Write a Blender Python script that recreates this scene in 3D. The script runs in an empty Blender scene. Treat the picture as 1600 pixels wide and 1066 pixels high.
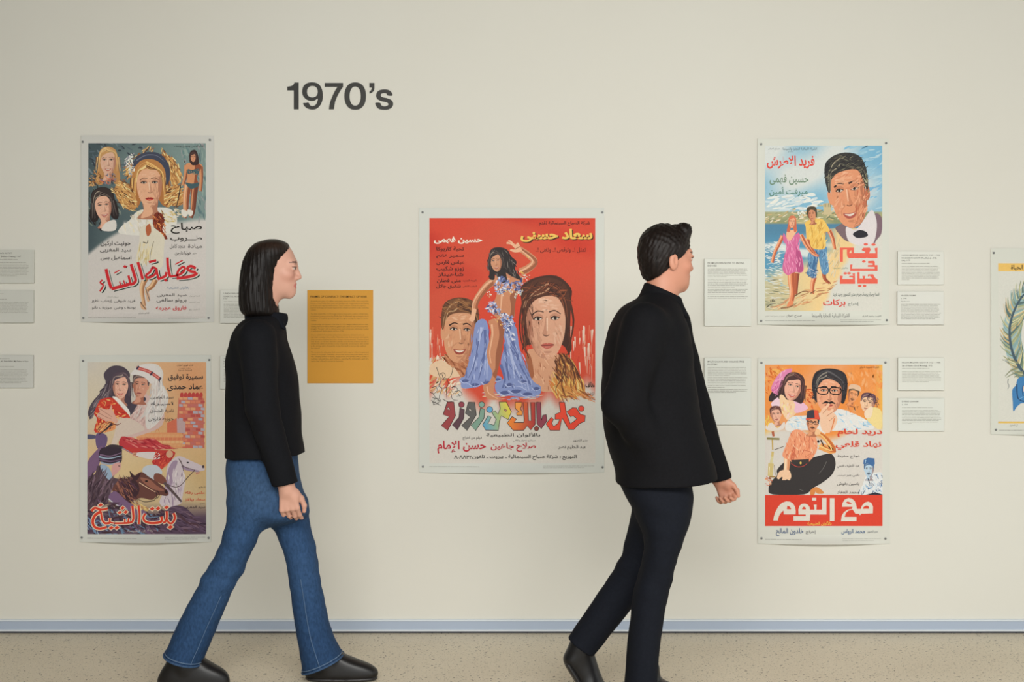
import bpy, math, random
import numpy as np
from mathutils import Vector
from mathutils.geometry import tessellate_polygon

SC = bpy.context.scene
COL = SC.collection

# ------------------------------------------------------------------ camera
# The wall is the plane y = 0 (facing -y), the floor is z = 0. The camera stands
# 6 m away, square to the wall, 1.39 m above the floor.
WALL_D, CAM_H, FPX = 6.0, 1.3945, 2190.0      # metres, metres, focal length in 1/1600 of the width
HORIZ = 480.0                                 # eye level, as a row in image pixels
S = FPX / WALL_D                              # image pixels per metre on the wall
cam = bpy.data.cameras.new('camera')
cam.sensor_width = 36.0
cam.lens = 36.0 * FPX / 1600.0
cam.shift_y = -(533.0 - HORIZ) / 1600.0
cam.clip_end = 100
cam_o = bpy.data.objects.new('camera', cam)
cam_o.location = (0, -WALL_D, CAM_H)
cam_o.rotation_euler = (math.radians(90), 0, 0)
COL.objects.link(cam_o)
SC.camera = cam_o

# ------------------------------------------------------------------ light
SC.view_settings.view_transform = 'Standard'
SC.view_settings.look = 'None'
SC.view_settings.gamma = 1.0
SC.view_settings.use_curve_mapping = False
SC.view_settings.exposure = 0.0
W = bpy.data.worlds.new('gallery_daylight')
SC.world = W
W.use_nodes = True
W.node_tree.nodes['Background'].inputs[0].default_value = (0.97, 1.0, 0.995, 1)
W.node_tree.nodes['Background'].inputs[1].default_value = 1.38


def area(name, loc, target, sx, sy, power, col, spread=180):
    l = bpy.data.lights.new(name, 'AREA')
    l.shape = 'RECTANGLE'
    l.size, l.size_y, l.energy, l.color = sx, sy, power, col
    l.spread = math.radians(spread)
    o = bpy.data.objects.new(name, l)
    o.location = loc
    o.rotation_euler = (Vector(target) - Vector(loc)).to_track_quat('-Z', 'Y').to_euler()
    COL.objects.link(o)
    return o


area('ceiling_light_panel', (0.5, -4.9, 2.88), (0.35, 0.0, 0.75), 4.4, 1.4, 141, (1.0, 0.985, 0.95), 115)
area('window_daylight', (5.8, -7.0, 1.0), (0.9, 0.0, 0.4), 3.4, 1.8, 28, (0.88, 1.0, 1.04))


# ------------------------------------------------------------------ materials
def lin(c):
    c = np.asarray(c, float)[..., :3] / 255.0
    return np.where(c <= 0.04045, c / 12.92, ((c + 0.055) / 1.055) ** 2.4)


def ink(c):
    """printing colours are noted as they read on the wall in room light, a little under full brightness"""
    return np.minimum(lin(c) * 1.08, 0.85)


def lin4(c):
    return tuple(float(v) for v in lin(c)) + (1.0,)


def new_mat(name, col=None, rough=0.6, spec=0.3, metal=0.0):
    m = bpy.data.materials.new(name)
    m.use_nodes = True
    b = m.node_tree.nodes['Principled BSDF']
    if col is not None:
        b.inputs['Base Color'].default_value = lin4(col)
    b.inputs['Roughness'].default_value = rough
    b.inputs['Specular IOR Level'].default_value = spec
    b.inputs['Metallic'].default_value = metal
    return m, m.node_tree, b


def noise(nt, scale, detail=3.0, stretch=None, coord='Object'):
    n = nt.nodes.new('ShaderNodeTexNoise')
    n.inputs['Scale'].default_value = scale
    n.inputs['Detail'].default_value = detail
    t = nt.nodes.new('ShaderNodeTexCoord')
    mp = nt.nodes.new('ShaderNodeMapping')
    if stretch:
        mp.inputs['Scale'].default_value = stretch
    nt.links.new(t.outputs[coord], mp.inputs[0])
    nt.links.new(mp.outputs[0], n.inputs['Vector'])
    return n


def ramp(nt, src, stops):
    r = nt.nodes.new('ShaderNodeValToRGB')
    e = r.color_ramp.elements
    while len(e) < len(stops):
        e.new(0.5)
    for el, (p, c) in zip(e, stops):
        el.position = p
        el.color = c if len(c) == 4 else tuple(c) + (1,)
    nt.links.new(src, r.inputs[0])
    return r


def mult(nt, a, b, fac=1.0, mode='MULTIPLY'):
    m = nt.nodes.new('ShaderNodeMix')
    m.data_type = 'RGBA'
    m.blend_type = mode
    m.inputs[0].default_value = fac
    nt.links.new(a, m.inputs[6])
    nt.links.new(b, m.inputs[7])
    return m.outputs[2]


def bump(nt, b, src, strength, dist=0.001):
    n = nt.nodes.new('ShaderNodeBump')
    n.inputs['Strength'].default_value = strength
    n.inputs['Distance'].default_value = dist
    nt.links.new(src, n.inputs['Height'])
    nt.links.new(n.outputs[0], b.inputs['Normal'])


def attr_mat(name, rough, spec, nscale, lo, hi, stretch=None, bmp=0.0, detail=3.0):
    """material that takes its colour from the mesh's own 'Col' attribute, varied by noise"""
    m, nt, b = new_mat(name, None, rough, spec)
    a = nt.nodes.new('ShaderNodeAttribute')
    a.attribute_name = 'Col'
    n = noise(nt, nscale, detail, stretch)
    r = ramp(nt, n.outputs['Fac'], [(0.25, (lo,) * 3), (0.75, (hi,) * 3)])
    nt.links.new(mult(nt, a.outputs['Color'], r.outputs[0]), b.inputs['Base Color'])
    if bmp:
        bump(nt, b, n.outputs['Fac'], bmp, 0.002)
    return m


# wall paint: off-white emulsion with a faint roller texture
M_WALL, nt, b = new_mat('wall_paint', None, 0.75, 0.2)
n1 = noise(nt, 0.8, 4)
r1 = ramp(nt, n1.outputs['Fac'], [(0.3, lin4((216, 213, 202))), (0.7, lin4((218, 216, 206)))])
nt.links.new(r1.outputs[0], b.inputs['Base Color'])
n2 = noise(nt, 260, 2)
bump(nt, b, n2.outputs['Fac'], 0.06, 0.001)

# speckled beige linoleum floor
M_FLOOR, nt, b = new_mat('speckled_floor', None, 0.45, 0.35)
n1 = noise(nt, 2.0, 5)
base = ramp(nt, n1.outputs['Fac'], [(0.3, lin4((214, 202, 179))), (0.7, lin4((222, 211, 188)))])
n2 = noise(nt, 72, 2.0, (1.0, 1.0, 1))
sp1 = ramp(nt, n2.outputs['Fac'], [(0.325, lin4((92, 80, 64))), (0.35, (1, 1, 1, 1))])
n3 = noise(nt, 160, 2, (1.0, 1.0, 1))
sp2 = ramp(nt, n3.outputs['Fac'], [(0.31, lin4((150, 136, 114))), (0.37, (1, 1, 1, 1))])
n4 = noise(nt, 120, 2, (1, 1, 1))
sp3 = ramp(nt, n4.outputs['Fac'], [(0.62, (1, 1, 1, 1)), (0.72, (1.25, 1.22, 1.18, 1))])
c = mult(nt, base.outputs[0], sp1.outputs[0])
c = mult(nt, c, sp2.outputs[0])
c = mult(nt, c, sp3.outputs[0])
nt.links.new(c, b.inputs['Base Color'])

M_CEIL = new_mat('added_ceiling_dark', (92, 88, 80), 0.8, 0.2)[0]  # kept dark so the added ceiling dims the upper wall
M_SIDE = new_mat('added_side_wall_paint', (186, 182, 172), 0.8, 0.2)[0]  # for the unseen wall added on the left
M_SKIRT = new_mat('skirting_grey_blue', (166, 178, 196), 0.4, 0.4)[0]
M_SKIRT_LIP = new_mat('skirting_lip_highlight', (215, 222, 228), 0.35, 0.5)[0]  # edge highlight of the profile, put into a paler colour
M_GAP = new_mat('skirting_dark_gap', (70, 74, 84), 0.8, 0.1)[0]
M_PAPER = attr_mat('poster_paper', 0.5, 0.2, 3.0, 0.985, 1.01)
M_PRINT = attr_mat('poster_ink', 0.55, 0.15, 160.0, 0.96, 1.04)
M_CARD = attr_mat('card_board', 0.6, 0.25, 30.0, 0.99, 1.005)
M_INK = new_mat('black_ink', (52, 50, 44), 0.7, 0.15)[0]
M_VINYL = new_mat('black_vinyl', (38, 36, 30), 0.45, 0.3)[0]
M_PIN = new_mat('steel_pin', (120, 122, 122), 0.35, 0.5, 0.6)[0]


# ------------------------------------------------------------------ scene helpers
def obj(name, verts, faces, mats, parent=None, smooth=False, cols=None, fmat=None):
    me = bpy.data.meshes.new(name)
    me.from_pydata([tuple(map(float, v)) for v in verts] if not isinstance(verts, np.ndarray) else verts.tolist(), [],
                   faces if not isinstance(faces, np.ndarray) else faces.tolist())
    for m in (mats if isinstance(mats, (list, tuple)) else [mats]):
        me.materials.append(m)
    if fmat is not None:
        me.polygons.foreach_set('material_index', np.asarray(fmat, np.int32))
    if cols is not None:
        a = me.color_attributes.new('Col', 'FLOAT_COLOR', 'POINT')
        c4 = np.ones((len(me.vertices), 4), np.float32)
        c4[:, :3] = cols
        a.data.foreach_set('color', c4.ravel())
    if smooth:
        me.polygons.foreach_set('use_smooth', np.ones(len(me.polygons), bool))
    me.update()
    o = bpy.data.objects.new(name, me)
    COL.objects.link(o)
    if parent:
        o.parent = parent
        q, p = Vector((0, 0, 0)), parent
        while p:
            q += p.location
            p = p.parent
        o.location = -q
    return o


def thing(name, label, cat, loc, group=None):
    o = bpy.data.objects.new(name, None)
    o.empty_display_size = 0.1
    o.location = loc
    COL.objects.link(o)
    return tag(o, label, cat, group)


def tag(o, label, cat, group=None):
    o['label'], o['category'] = label, cat
    if group:
        o['group'] = group
    return o


def wx(px):
    return (px - 800.0) / S


def wz(py):
    return CAM_H - (py - HORIZ) / S


def box_vf(x0, x1, y0, y1, z0, z1, bev=0.0):
    b = bev
    v, f = [], []
    if not b:
        for x in (x0, x1):
            for y in (y0, y1):
                for z in (z0, z1):
                    v.append((x, y, z))
        f = [(0, 1, 3, 2), (4, 6, 7, 5), (0, 4, 5, 1), (2, 3, 7, 6), (0, 2, 6, 4), (1, 5, 7, 3)]
        return v, f
    # front edges (towards -y) chamfered
    rings = [(y1, 0), (y0 + b, 0), (y0, b)]
    for y, i in rings:
        v += [(x0 + i, y, z0 + i), (x1 - i, y, z0 + i), (x1 - i, y, z1 - i), (x0 + i, y, z1 - i)]
    for r in range(2):
        for k in range(4):
            a, c = r * 4 + k, r * 4 + (k + 1) % 4
            f.append((a, c, c + 4, a + 4))
    f += [(8, 9, 10, 11), (3, 2, 1, 0)]
    return v, f


# ------------------------------------------------------------------ the room
RX0, RX1, RY0, RZ1 = -5.5, 6.5, -7.5, 4.8
v, f = box_vf(RX0, RX1, 0.0, 0.15, -0.1, RZ1)
o = obj('wall_back', v, f, M_WALL)
o['kind'] = 'structure'
v, f = box_vf(RX0, RX1, RY0, 0.0, -0.1, 0.0)
o = obj('floor', v, f, M_FLOOR)
o['kind'] = 'structure'
v, f = box_vf(RX0, RX1, RY0, 0.0, 2.98, 3.08)
o = obj('added_ceiling', v, f, M_CEIL)  # unseen, added to hold back light from the top of the wall
o['kind'] = 'structure'
v, f = box_vf(-5.5, -5.35, RY0, 0.0, 0.0, 2.98)
o = obj('added_wall_left', v, f, M_SIDE)  # unseen, added to block light and darken the left side
o['kind'] = 'structure'
# skirting profile (y, z) from the floor up, extruded along the wall
prof = [(-0.004, 0.0), (-0.004, 0.009), (-0.016, 0.009), (-0.018, 0.011), (-0.018, 0.016), (-0.013, 0.018),
        (-0.0115, 0.050), (-0.0135, 0.052), (-0.0135, 0.0565), (-0.011, 0.0585), (0.0, 0.0595)]
v, f, fm = [], [], []
for x in (RX0, RX1):
    v += [(x, y, z) for y, z in prof]
n = len(prof)
for k in range(n - 1):
    f.append((k, k + 1, k + 1 + n, k + n))
    fm.append(2 if k < 2 else 1 if k in (2, 3, 4, 7, 8, 9) else 0)
o = obj('baseboard_back', v, f, [M_SKIRT, M_SKIRT_LIP, M_GAP], fmat=fm)
o['kind'] = 'structure'

# ------------------------------------------------------------------ print toolkit
AR = {}
_c = 0xFE80
for _ch, _n in zip("ءآأؤإئابةتثجحخدذرزسشصضطظعغفقكلمنهوىي",
                   [1, 2, 2, 2, 2, 4, 2, 4, 2, 4, 4, 4, 4, 4, 2, 2, 2, 2] + [4] * 8 + [4] * 7 + [2, 2, 4]):
    AR[_ch] = (_c, _n)
    _c += _n
LAMALEF = {'آ': 0xFEF5, 'أ': 0xFEF7, 'إ': 0xFEF9, 'ا': 0xFEFB}


def shape_arabic(s):
    out, i, prev = [], 0, False
    while i < len(s):
        ch = s[i]
        if ch == 'ـ':
            out.append(ch); prev = True; i += 1; continue
        if ch not in AR:
            out.append(ch); prev = False; i += 1; continue
        if ch == 'ل' and i + 1 < len(s) and s[i + 1] in LAMALEF:
            out.append(chr(LAMALEF[s[i + 1]] + (1 if prev else 0))); prev = False; i += 2; continue
        b, n = AR[ch]
        nx = s[i + 1] if i + 1 < len(s) else ' '
        jn = n == 4 and (nx == 'ـ' or (nx in AR and AR[nx][1] > 1))
        f = (3 if jn else 1) if prev and n > 1 else (2 if jn else 0)
        out.append(chr(b + f)); prev = jn; i += 1
    return ''.join(out[::-1])


_TXT = {}


def text_mesh(s, bold=0.0, res=2, sc=1.0):
    """outline of a line of lettering, normalised: verts (n,2) in a unit box, tris, island index, aspect"""
    key = (s, bold, res)
    if key in _TXT:
        return _TXT[key]
    ar = any('\u0600' <= c <= '\u06ff' for c in s)
    if ar:
        bold += 0.007                        # the printed hands are heavier than the face used here
    c = bpy.data.curves.new('lettering', 'FONT')
    c.body = shape_arabic(s) if ar else s
    c.offset = bold
    c.resolution_u = res
    o = bpy.data.objects.new('lettering', c)
    COL.objects.link(o)
    m = bpy.data.meshes.new_from_object(o)
    nv = len(m.vertices)
    co = np.empty(nv * 3); m.vertices.foreach_get('co', co)
    co = co.reshape(-1, 3)[:, :2]
    m.calc_loop_triangles()
    tr = np.empty(len(m.loop_triangles) * 3, np.int32); m.loop_triangles.foreach_get('vertices', tr)
    tr = tr.reshape(-1, 3)
    bpy.data.objects.remove(o); bpy.data.curves.remove(c); bpy.data.meshes.remove(m)
    isl = np.zeros(nv, int)
    if ar:                                   # letters overlap where they join: find the separate outlines
        lab = np.arange(nv)
        for _ in range(400):
            mn = lab[tr].min(1)
            new = lab.copy()
            for k in range(3):
                np.minimum.at(new, tr[:, k], mn)
            if (new == lab).all():
                break
            lab = new
        _, isl = np.unique(lab, return_inverse=True)
    lo, hi = co.min(0), co.max(0)
    r = ((co - lo) / (hi - lo), tr, isl, hi - lo, lo)
    _TXT[key] = r
    return r


def catmull(p, closed=True, n=4):
    p = np.asarray(p, float)
    N = len(p)
    if N < 3:
        return p
    idx = np.arange(N if closed else N - 1)
    g = (lambda k: p[k % N]) if closed else (lambda k: p[np.clip(k, 0, N - 1)])
    p0, p1, p2, p3 = g(idx - 1), g(idx), g(idx + 1), g(idx + 2)
    out = []
    for t in np.arange(n) / n:
        out.append(0.5 * (2 * p1 + (p2 - p0) * t + (2 * p0 - 5 * p1 + 4 * p2 - p3) * t * t + (3 * p1 - p0 - 3 * p2 + p3) * t ** 3))
    r = np.stack(out, 1).reshape(-1, 2)
    return r if closed else np.vstack([r, p[-1:]])


def mixc(a, b, t):
    return tuple(np.asarray(a, float) * (1 - t) + np.asarray(b, float) * t)


class Print:
    """flat printing on a sheet: layers of ink a few microns apart, in image pixels mapped to the wall"""
    SLOT = 1.1e-5

    def __init__(self, seed=1):
        self.V, self.F, self.C, self.nv = [], [], [], 0
        self.boxes = []
        self.lay = []
        self.rng = np.random.default_rng(seed)
        self.z = (0, 0, 1.0)
        self.clip = None

    def zoom(self, ox, oy, sc):
        self.z = (ox, oy, sc)
        return self

    def pt(self, p):
        p = np.asarray(p, float).reshape(-1, 2)
        return p / self.z[2] + np.array(self.z[:2])

    def put(self, p, tris, cols, sub=None):
        p = np.asarray(p, float)
        if self.clip is not None:
            x0, y0, x1, y1 = self.clip
            if p[:, 0].max() < x0 or p[:, 0].min() > x1 or p[:, 1].max() < y0 or p[:, 1].min() > y1:
                return
            p = np.clip(p, (x0, y0), (x1, y1))
        b = (*p.min(0), *p.max(0))
        L = 1
        if self.boxes:
            B = np.array(self.boxes)
            hit = (B[:, 0] < b[2]) & (B[:, 2] > b[0]) & (B[:, 1] < b[3]) & (B[:, 3] > b[1])
            if hit.any():
                L = int(np.array(self.lay)[hit].max()) + 1
        self.boxes.append(b)
        self.lay.append(L)
        y = np.full(len(p), -L * self.SLOT)
        if sub is not None:
            y = y - sub * self.SLOT
        self.V.append(np.column_stack([wx(p[:, 0]), y, wz(p[:, 1])]))
        self.F.append(np.asarray(tris, int).reshape(-1, 3) + self.nv)
        c = ink(np.broadcast_to(np.asarray(cols, float), (len(p), 3)))
        self.C.append(c)
        self.nv += len(p)

    def poly(self, pts, col, smooth=True, holes=(), grad=None, n=4):
        """grad = (col2, dx, dy): colour runs from col to col2 along (dx, dy)"""
        loops = [self.pt(pts)] + [self.pt(h) for h in holes]
        if smooth:
            loops = [catmull(l, True, n) for l in loops]
        tr = tessellate_polygon([[Vector((a, b_, 0)) for a, b_ in l] for l in loops])
        p = np.vstack(loops)
        c = np.broadcast_to(np.asarray(col, float), (len(p), 3))
        if grad:
            d = p @ np.array(grad[1:], float)
            t = (d - d.min()) / max(d.max() - d.min(), 1e-6)
            c = c * (1 - t)[:, None] + np.asarray(grad[0], float) * t[:, None]
        self.put(p, tr, c)

    def line(self, pts, w, col, w2=None, smooth=True, closed=False, n=4):
        """brush stroke; w is the width in the current zoom units, tapering to w2"""
        p = self.pt(pts)
        if smooth and len(p) > 2:
            p = catmull(p, closed, n)
        if closed:
            p = np.vstack([p, p[:1]])
        if len(p) < 2:
            return
        w = w / self.z[2]
        w2 = w if w2 is None else w2 / self.z[2]
        t = np.linspace(0, 1, len(p))
        wid = (w + (w2 - w) * t)[:, None] / 2
        d = np.gradient(p, axis=0)
        d /= np.linalg.norm(d, axis=1)[:, None] + 1e-9
        nrm = np.column_stack([-d[:, 1], d[:, 0]])
        k = len(p)
        q = np.vstack([p + nrm * wid, p - nrm * wid])
        i = np.arange(k - 1)
        self.put(q, np.vstack([np.column_stack([i, i + 1, i + k]), np.column_stack([i + 1, i + 1 + k, i + k])]), col)

    def ell(self, cx, cy, rx, ry, col, rot=0.0, n=20):
        a = np.arange(n) * 2 * math.pi / n
        x, y = rx * np.cos(a), ry * np.sin(a)
        c, s = math.cos(rot), math.sin(rot)
        self.poly(np.column_stack([cx + x * c - y * s, cy + x * s + y * c]), col, False)

    def dabs(self, pts, cols, n, ln, w, ang=0.0, jit=0.5):
        """n short strokes scattered inside the outline pts"""
        q = catmull(self.pt(pts))
        lo, hi = q.min(0), q.max(0)
        P = self.rng.uniform(lo, hi, (n * 4, 2))
        x, y = P[:, 0:1], P[:, 1:2]
        a, b_ = q, np.roll(q, -1, 0)
        cr = ((a[:, 1] > y) != (b_[:, 1] > y)) & (x < (b_[:, 0] - a[:, 0]) * (y - a[:, 1]) / (b_[:, 1] - a[:, 1] + 1e-12) + a[:, 0])
        P = P[cr.sum(1) % 2 == 1][:n]
        m = len(P)
        if not m:
            return
        th = ang + self.rng.uniform(-jit, jit, m)
        l = ln / self.z[2] * self.rng.uniform(0.5, 1.2, m) / 2
        ww = w / self.z[2] * self.rng.uniform(0.5, 1.2, m) / 2
        d = np.column_stack([np.cos(th), np.sin(th)])
        nn = np.column_stack([-d[:, 1], d[:, 0]])
        l, ww = l[:, None], ww[:, None] * .8
        V = np.stack([P - d * l, P - d * l * .7 + nn * ww * .8, P + d * l * .2 + nn * ww, P + d * l, P + d * l * .6 - nn * ww * .9, P - d * l * .4 - nn * ww], 1).reshape(-1, 2)
        i = np.arange(m)[:, None] * 6
        T = np.vstack([i + [0, 1, 5], i + [1, 2, 5], i + [2, 4, 5], i + [2, 3, 4]])
        C = np.asarray(cols, float)[self.rng.integers(0, len(cols), m)]
        self.put(V, T, np.repeat(C, 6, 0), np.repeat(self.rng.uniform(0, 0.9, m), 6))

    def text(self, s, x0, y0, x1, y1, col, bold=0.0, shear=0.0, rot=0.0, res=2):
        """a line of lettering stretched to the box (x0,y0)-(x1,y1)"""
        uv, tr, isl, _, _ = text_mesh(s, bold, res)
        p = np.column_stack([x0 + uv[:, 0] * (x1 - x0), y1 + uv[:, 1] * (y0 - y1)])
        p[:, 0] += shear * (y1 - p[:, 1])
        if rot:
            c, sn = math.cos(rot), math.sin(rot)
            m = p.mean(0)
            q = p - m
            p = m + np.column_stack([q[:, 0] * c - q[:, 1] * sn, q[:, 0] * sn + q[:, 1] * c])
        self.put(self.pt(p), tr, col, (isl % 5) * 0.18)

    def latin(self, s, x, y, size, col, bold=0.0, xmax=None, res=1):
        """latin lettering set on the baseline y from x with a given size"""
        uv, tr, isl, wh, lo = text_mesh(s, bold, res)
        w = wh[0] * size
        k = min(1.0, (xmax - x) / w) if xmax else 1.0
        p = np.column_stack([x + uv[:, 0] * w * k, y - (lo[1] + uv[:, 1] * wh[1]) * size])
        self.put(self.pt(p), tr, col)

    def greek(self, x0, y0, x1, lead, rows, size, col, ragged=0.06, last=0.5):
        """rows of illegibly small print: runs of word marks"""
        V, T = [], []
        k = 0
        for r in range(rows):
            end = x1 - (x1 - x0) * self.rng.uniform(0, ragged) if r < rows - 1 else x0 + (x1 - x0) * last
            x = x0
            while x < end:
                w = size * self.rng.uniform(1.2, 4.8)
                e = min(x + w, end)
                h = size * self.rng.uniform(0.28, 0.42)
                yb = y0 + r * lead
                V += [(x, yb - h), (e, yb - h), (e, yb), (x, yb)]
                T += [(k, k + 1, k + 2), (k, k + 2, k + 3)]
                k += 4
                x = e + size * 0.32
        self.put(self.pt(V), T, col)

    def grid(self, x0, y0, x1, y1, fn, nx=40, ny=60):
        """painted ground: colour field fn(u, v) over a rectangle"""
        u, v = np.meshgrid(np.linspace(0, 1, nx), np.linspace(0, 1, ny))
        p = self.pt(np.column_stack([(x0 + u * (x1 - x0)).ravel(), (y0 + v * (y1 - y0)).ravel()]))
        c = fn(u.ravel(), v.ravel())
        self.clip = (x0 / self.z[2] + self.z[0], y0 / self.z[2] + self.z[1], x1 / self.z[2] + self.z[0], y1 / self.z[2] + self.z[1])
        i = (np.arange(ny - 1)[:, None] * nx + np.arange(nx - 1)).ravel()
        T = np.vstack([np.column_stack([i, i + 1, i + nx]), np.column_stack([i + 1, i + nx + 1, i + nx])])
        self.put(p, T, c)

    def absorb(self, other):
        """lay another printing (the lettering) over this one"""
        dy = self.SLOT * (max(self.lay) + 3)
        for v, f, c in zip(other.V, other.F, other.C):
            self.V.append(v - (0, dy, 0))
            self.F.append(f + self.nv)
            self.C.append(c)
        self.nv += other.nv

    def build(self, name, mat, parent, y, bend=None):
        V = np.vstack(self.V)
        V[:, 1] += y
        if bend:
            V[:, 1] += bend(V[:, 0], V[:, 2])
        return obj(name, V, np.vstack(self.F), mat, parent, cols=np.vstack(self.C))


def vnoise(u, v, k, seed):
    """cheap smooth noise of two coordinates, 0..1"""
    r = np.random.default_rng(seed)
    s = 0
    for _ in range(6):
        a, b_, c = r.uniform(-k, k), r.uniform(-k, k), r.uniform(0, 6.3)
        s = s + np.sin(a * u * 6.3 + b_ * v * 6.3 + c)
    return np.clip(0.5 + s / 8, 0, 1)


def fmix(a, b, t):
    t = np.clip(np.asarray(t, float), 0, 1)[:, None]
    return np.asarray(a, float) * (1 - t) + np.asarray(b, float) * t


def head(P, cx, cy, a, b, tilt=0.0, turn=0.0, skin=(216, 160, 128), hair=(62, 44, 38), hl=(120, 84, 62), style='long',
         lips=(196, 72, 62), smile=0.0, side=1, man=False, neck=True, tache=False, glasses=False):
    """an anonymous painted head: cx, cy centre, a half width, b half height of the face"""
    ct, st = math.cos(tilt), math.sin(tilt)
    tiny = a < 7.5

    def L(pts):
        q = np.asarray(pts, float).reshape(-1, 2).copy()
        q[:, 1] = np.where(q[:, 1] < -.6, -.6 + (q[:, 1] + .6) * .68, q[:, 1])
        q = q * (a, b)
        return np.column_stack([cx + q[:, 0] * ct - q[:, 1] * st, cy + q[:, 0] * st + q[:, 1] * ct])
    sh, lt, dk = mixc(skin, (118, 58, 42), 0.45), mixc(skin, (250, 232, 210), 0.42), (46, 32, 30)
    md = mixc(skin, sh, .5)
    back = {
        'long': [-.95, .0, -1.15, .9, -1.3, 1.6, -.6, 1.75, -.3, 1.0, .3, 1.0, .7, 1.7, 1.25, 1.5, 1.15, .6, 1.02, -.2, .75, -.95, 0, -1.28, -.75, -.95],
        'bob': [-1.0, -.1, -1.3, .5, -1.15, 1.05, -.5, 1.0, .5, 1.0, 1.15, 1.05, 1.3, .5, 1.05, -.2, .8, -.95, 0, -1.3, -.8, -.95],
        'bouffant': [-1.15, -.3, -1.5, .55, -1.3, 1.0, -.75, .95, -.4, .5, .4, .5, .8, .9, 1.3, 1.0, 1.5, .5, 1.25, -.4, 1.1, -1.15, .4, -1.62, -.4, -1.6, -1.05, -1.1],
        'updo': [-.95, .3, -1.05, .8, -.8, .6, .6, .6, .95, .9, 1.02, .1, 1.08, -.5, 1.1, -1.0, .5, -1.5, -.4, -1.45, -1.0, -1.1, -1.0, -.5],
        'short': [-.92, -.05, -1.02, -.5, -.85, -1.1, -.1, -1.38, .7, -1.2, 1.0, -.6, .93, 0, .6, -.4, -.6, -.4],
        'curly': [-1.02, .2, -1.15, -.4, -.9, -1.15, 0, -1.42, .95, -1.15, 1.2, -.4, 1.05, .4, .8, .5, .5, 0, -.5, 0, -.8, .5],
    }[style]
    if man:
        for e in (-1, 1):
            P.poly(L([e * .86, -.12, e * 1.0, -.06, e * .98, .2, e * .8, .28]), sh if e == side else skin)
    P.poly(L(back), hair)
    if neck:
        P.poly(L([-.45, .6, .5, .6, .5, 1.15, .85, 1.5, -.8, 1.5, -.42, 1.15]), sh)
        P.poly(L([-.4, .8, .1, 1.0, .15, 1.3, -.3, 1.45, -.6, 1.45, -.38, 1.1]), skin)
    j = .06 if man else 0
    face = [-.78, -.4, -.82, .08, -.70 - j, .5, -.40 - j, .87, 0, 1.0, .40 + j, .87, .70 + j, .5, .82, .08, .78, -.4, .5, -.82, 0, -.95, -.5, -.82]
    P.poly(L(face), skin)
    s = side
    P.poly(L([s * .82, .08, s * (.70 + j), .5, s * (.40 + j), .87, 0, 1.0, s * .22, .8, s * .48, .52, s * .56, .14, s * .60, -.2, s * .76, -.4]), mixc(skin, sh, .45), grad=(sh, s * ct, s * st))
    t = turn
    nx = .05 * s + .40 * t
    if not tiny:
        n = int(np.clip(a * b * .04, 8, 80))
        ln = a * .34
        P.dabs(L([s * .3, .9, s * .62, .5, s * .5, .1, s * .62, -.4, s * .2, -.2, s * .25, .4]), [mixc(md, skin, .2), mixc(md, skin, .45), mixc(md, skin, .7)], n, ln, ln * .28, 1.5 + tilt, .4)
        P.dabs(L([-s * .62, -.45, 0, -.62, s * .35, -.5, s * .1, -.3, -s * .45, -.28]), [mixc(lt, skin, .3), mixc(lt, skin, .6), skin], n // 2, ln, ln * .25, tilt, .35)
        P.dabs(L([-s * .66, .1, -s * .3, .08, -s * .28, .45, -s * .5, .62, -s * .66, .4]), [mixc(skin, (226, 120, 96), .18), mixc(lt, skin, .5), skin, mixc(skin, md, .3)], n // 2, ln, ln * .28, 1.2 * -s, .5)
        P.dabs(L([-.3, .72, .3, .72, .2, .96, -.2, .96]), [mixc(md, skin, .5), skin, mixc(lt, skin, .6)], n // 5, ln * .7, ln * .2, tilt, .4)
    # nose: a soft shaded side, a lit ridge, the shadow under the tip
    P.poly(L([.2 * t + .03 * s, -.12, nx + .1 * s, .2, nx + .17 * s, .32, nx, .37, nx - .02 * s, .25, .2 * t - .02 * s, -.1]), md if not tiny else sh)
    P.line(L([.2 * t - .03 * s, -.1, nx - .04 * s, .24]), .07 * a, lt, .05 * a)
    P.line(L([nx - .13, .345, nx, .375, nx + .13, .345]), .05 * a, mixc(sh, dk, .5), .03 * a)
    for e in (-1, 1):
        ex = e * .36 + .24 * t
        k = 1 - .25 * max(0, e * t)
        P.poly(L([ex - .24 * k, -.13, ex, -.23, ex + .24 * k, -.13, ex, -.02]), md)
        if not tiny:
            P.poly(L([ex - .17 * k, -.085, ex, -.125, ex + .17 * k, -.085, ex, -.04]), (208, 194, 178))
            P.ell(*L([ex + .07 * t, -.088])[0], .066 * a, .042 * b, (58, 46, 40))
            P.ell(*L([ex + .07 * t, -.088])[0], .03 * a, .02 * b, (30, 24, 24), n=8)
            P.line(L([ex - .17 * k, -.07, ex, -.035, ex + .17 * k, -.075]), .03 * a, sh, .02 * a)
        P.line(L([ex - .2 * k, -.075, ex - .03, -.138, ex + .2 * k, -.09]), (.065 if not tiny else .12) * a, dk, .035 * a)
        P.line(L([ex - .25 * k, -.225 - .03 * e, ex, -.29, ex + .25 * k, -.225 + .03 * e]), (.1 if man else .055) * a, mixc(hair, dk, .6), .035 * a)
    mx = .3 * t
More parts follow.
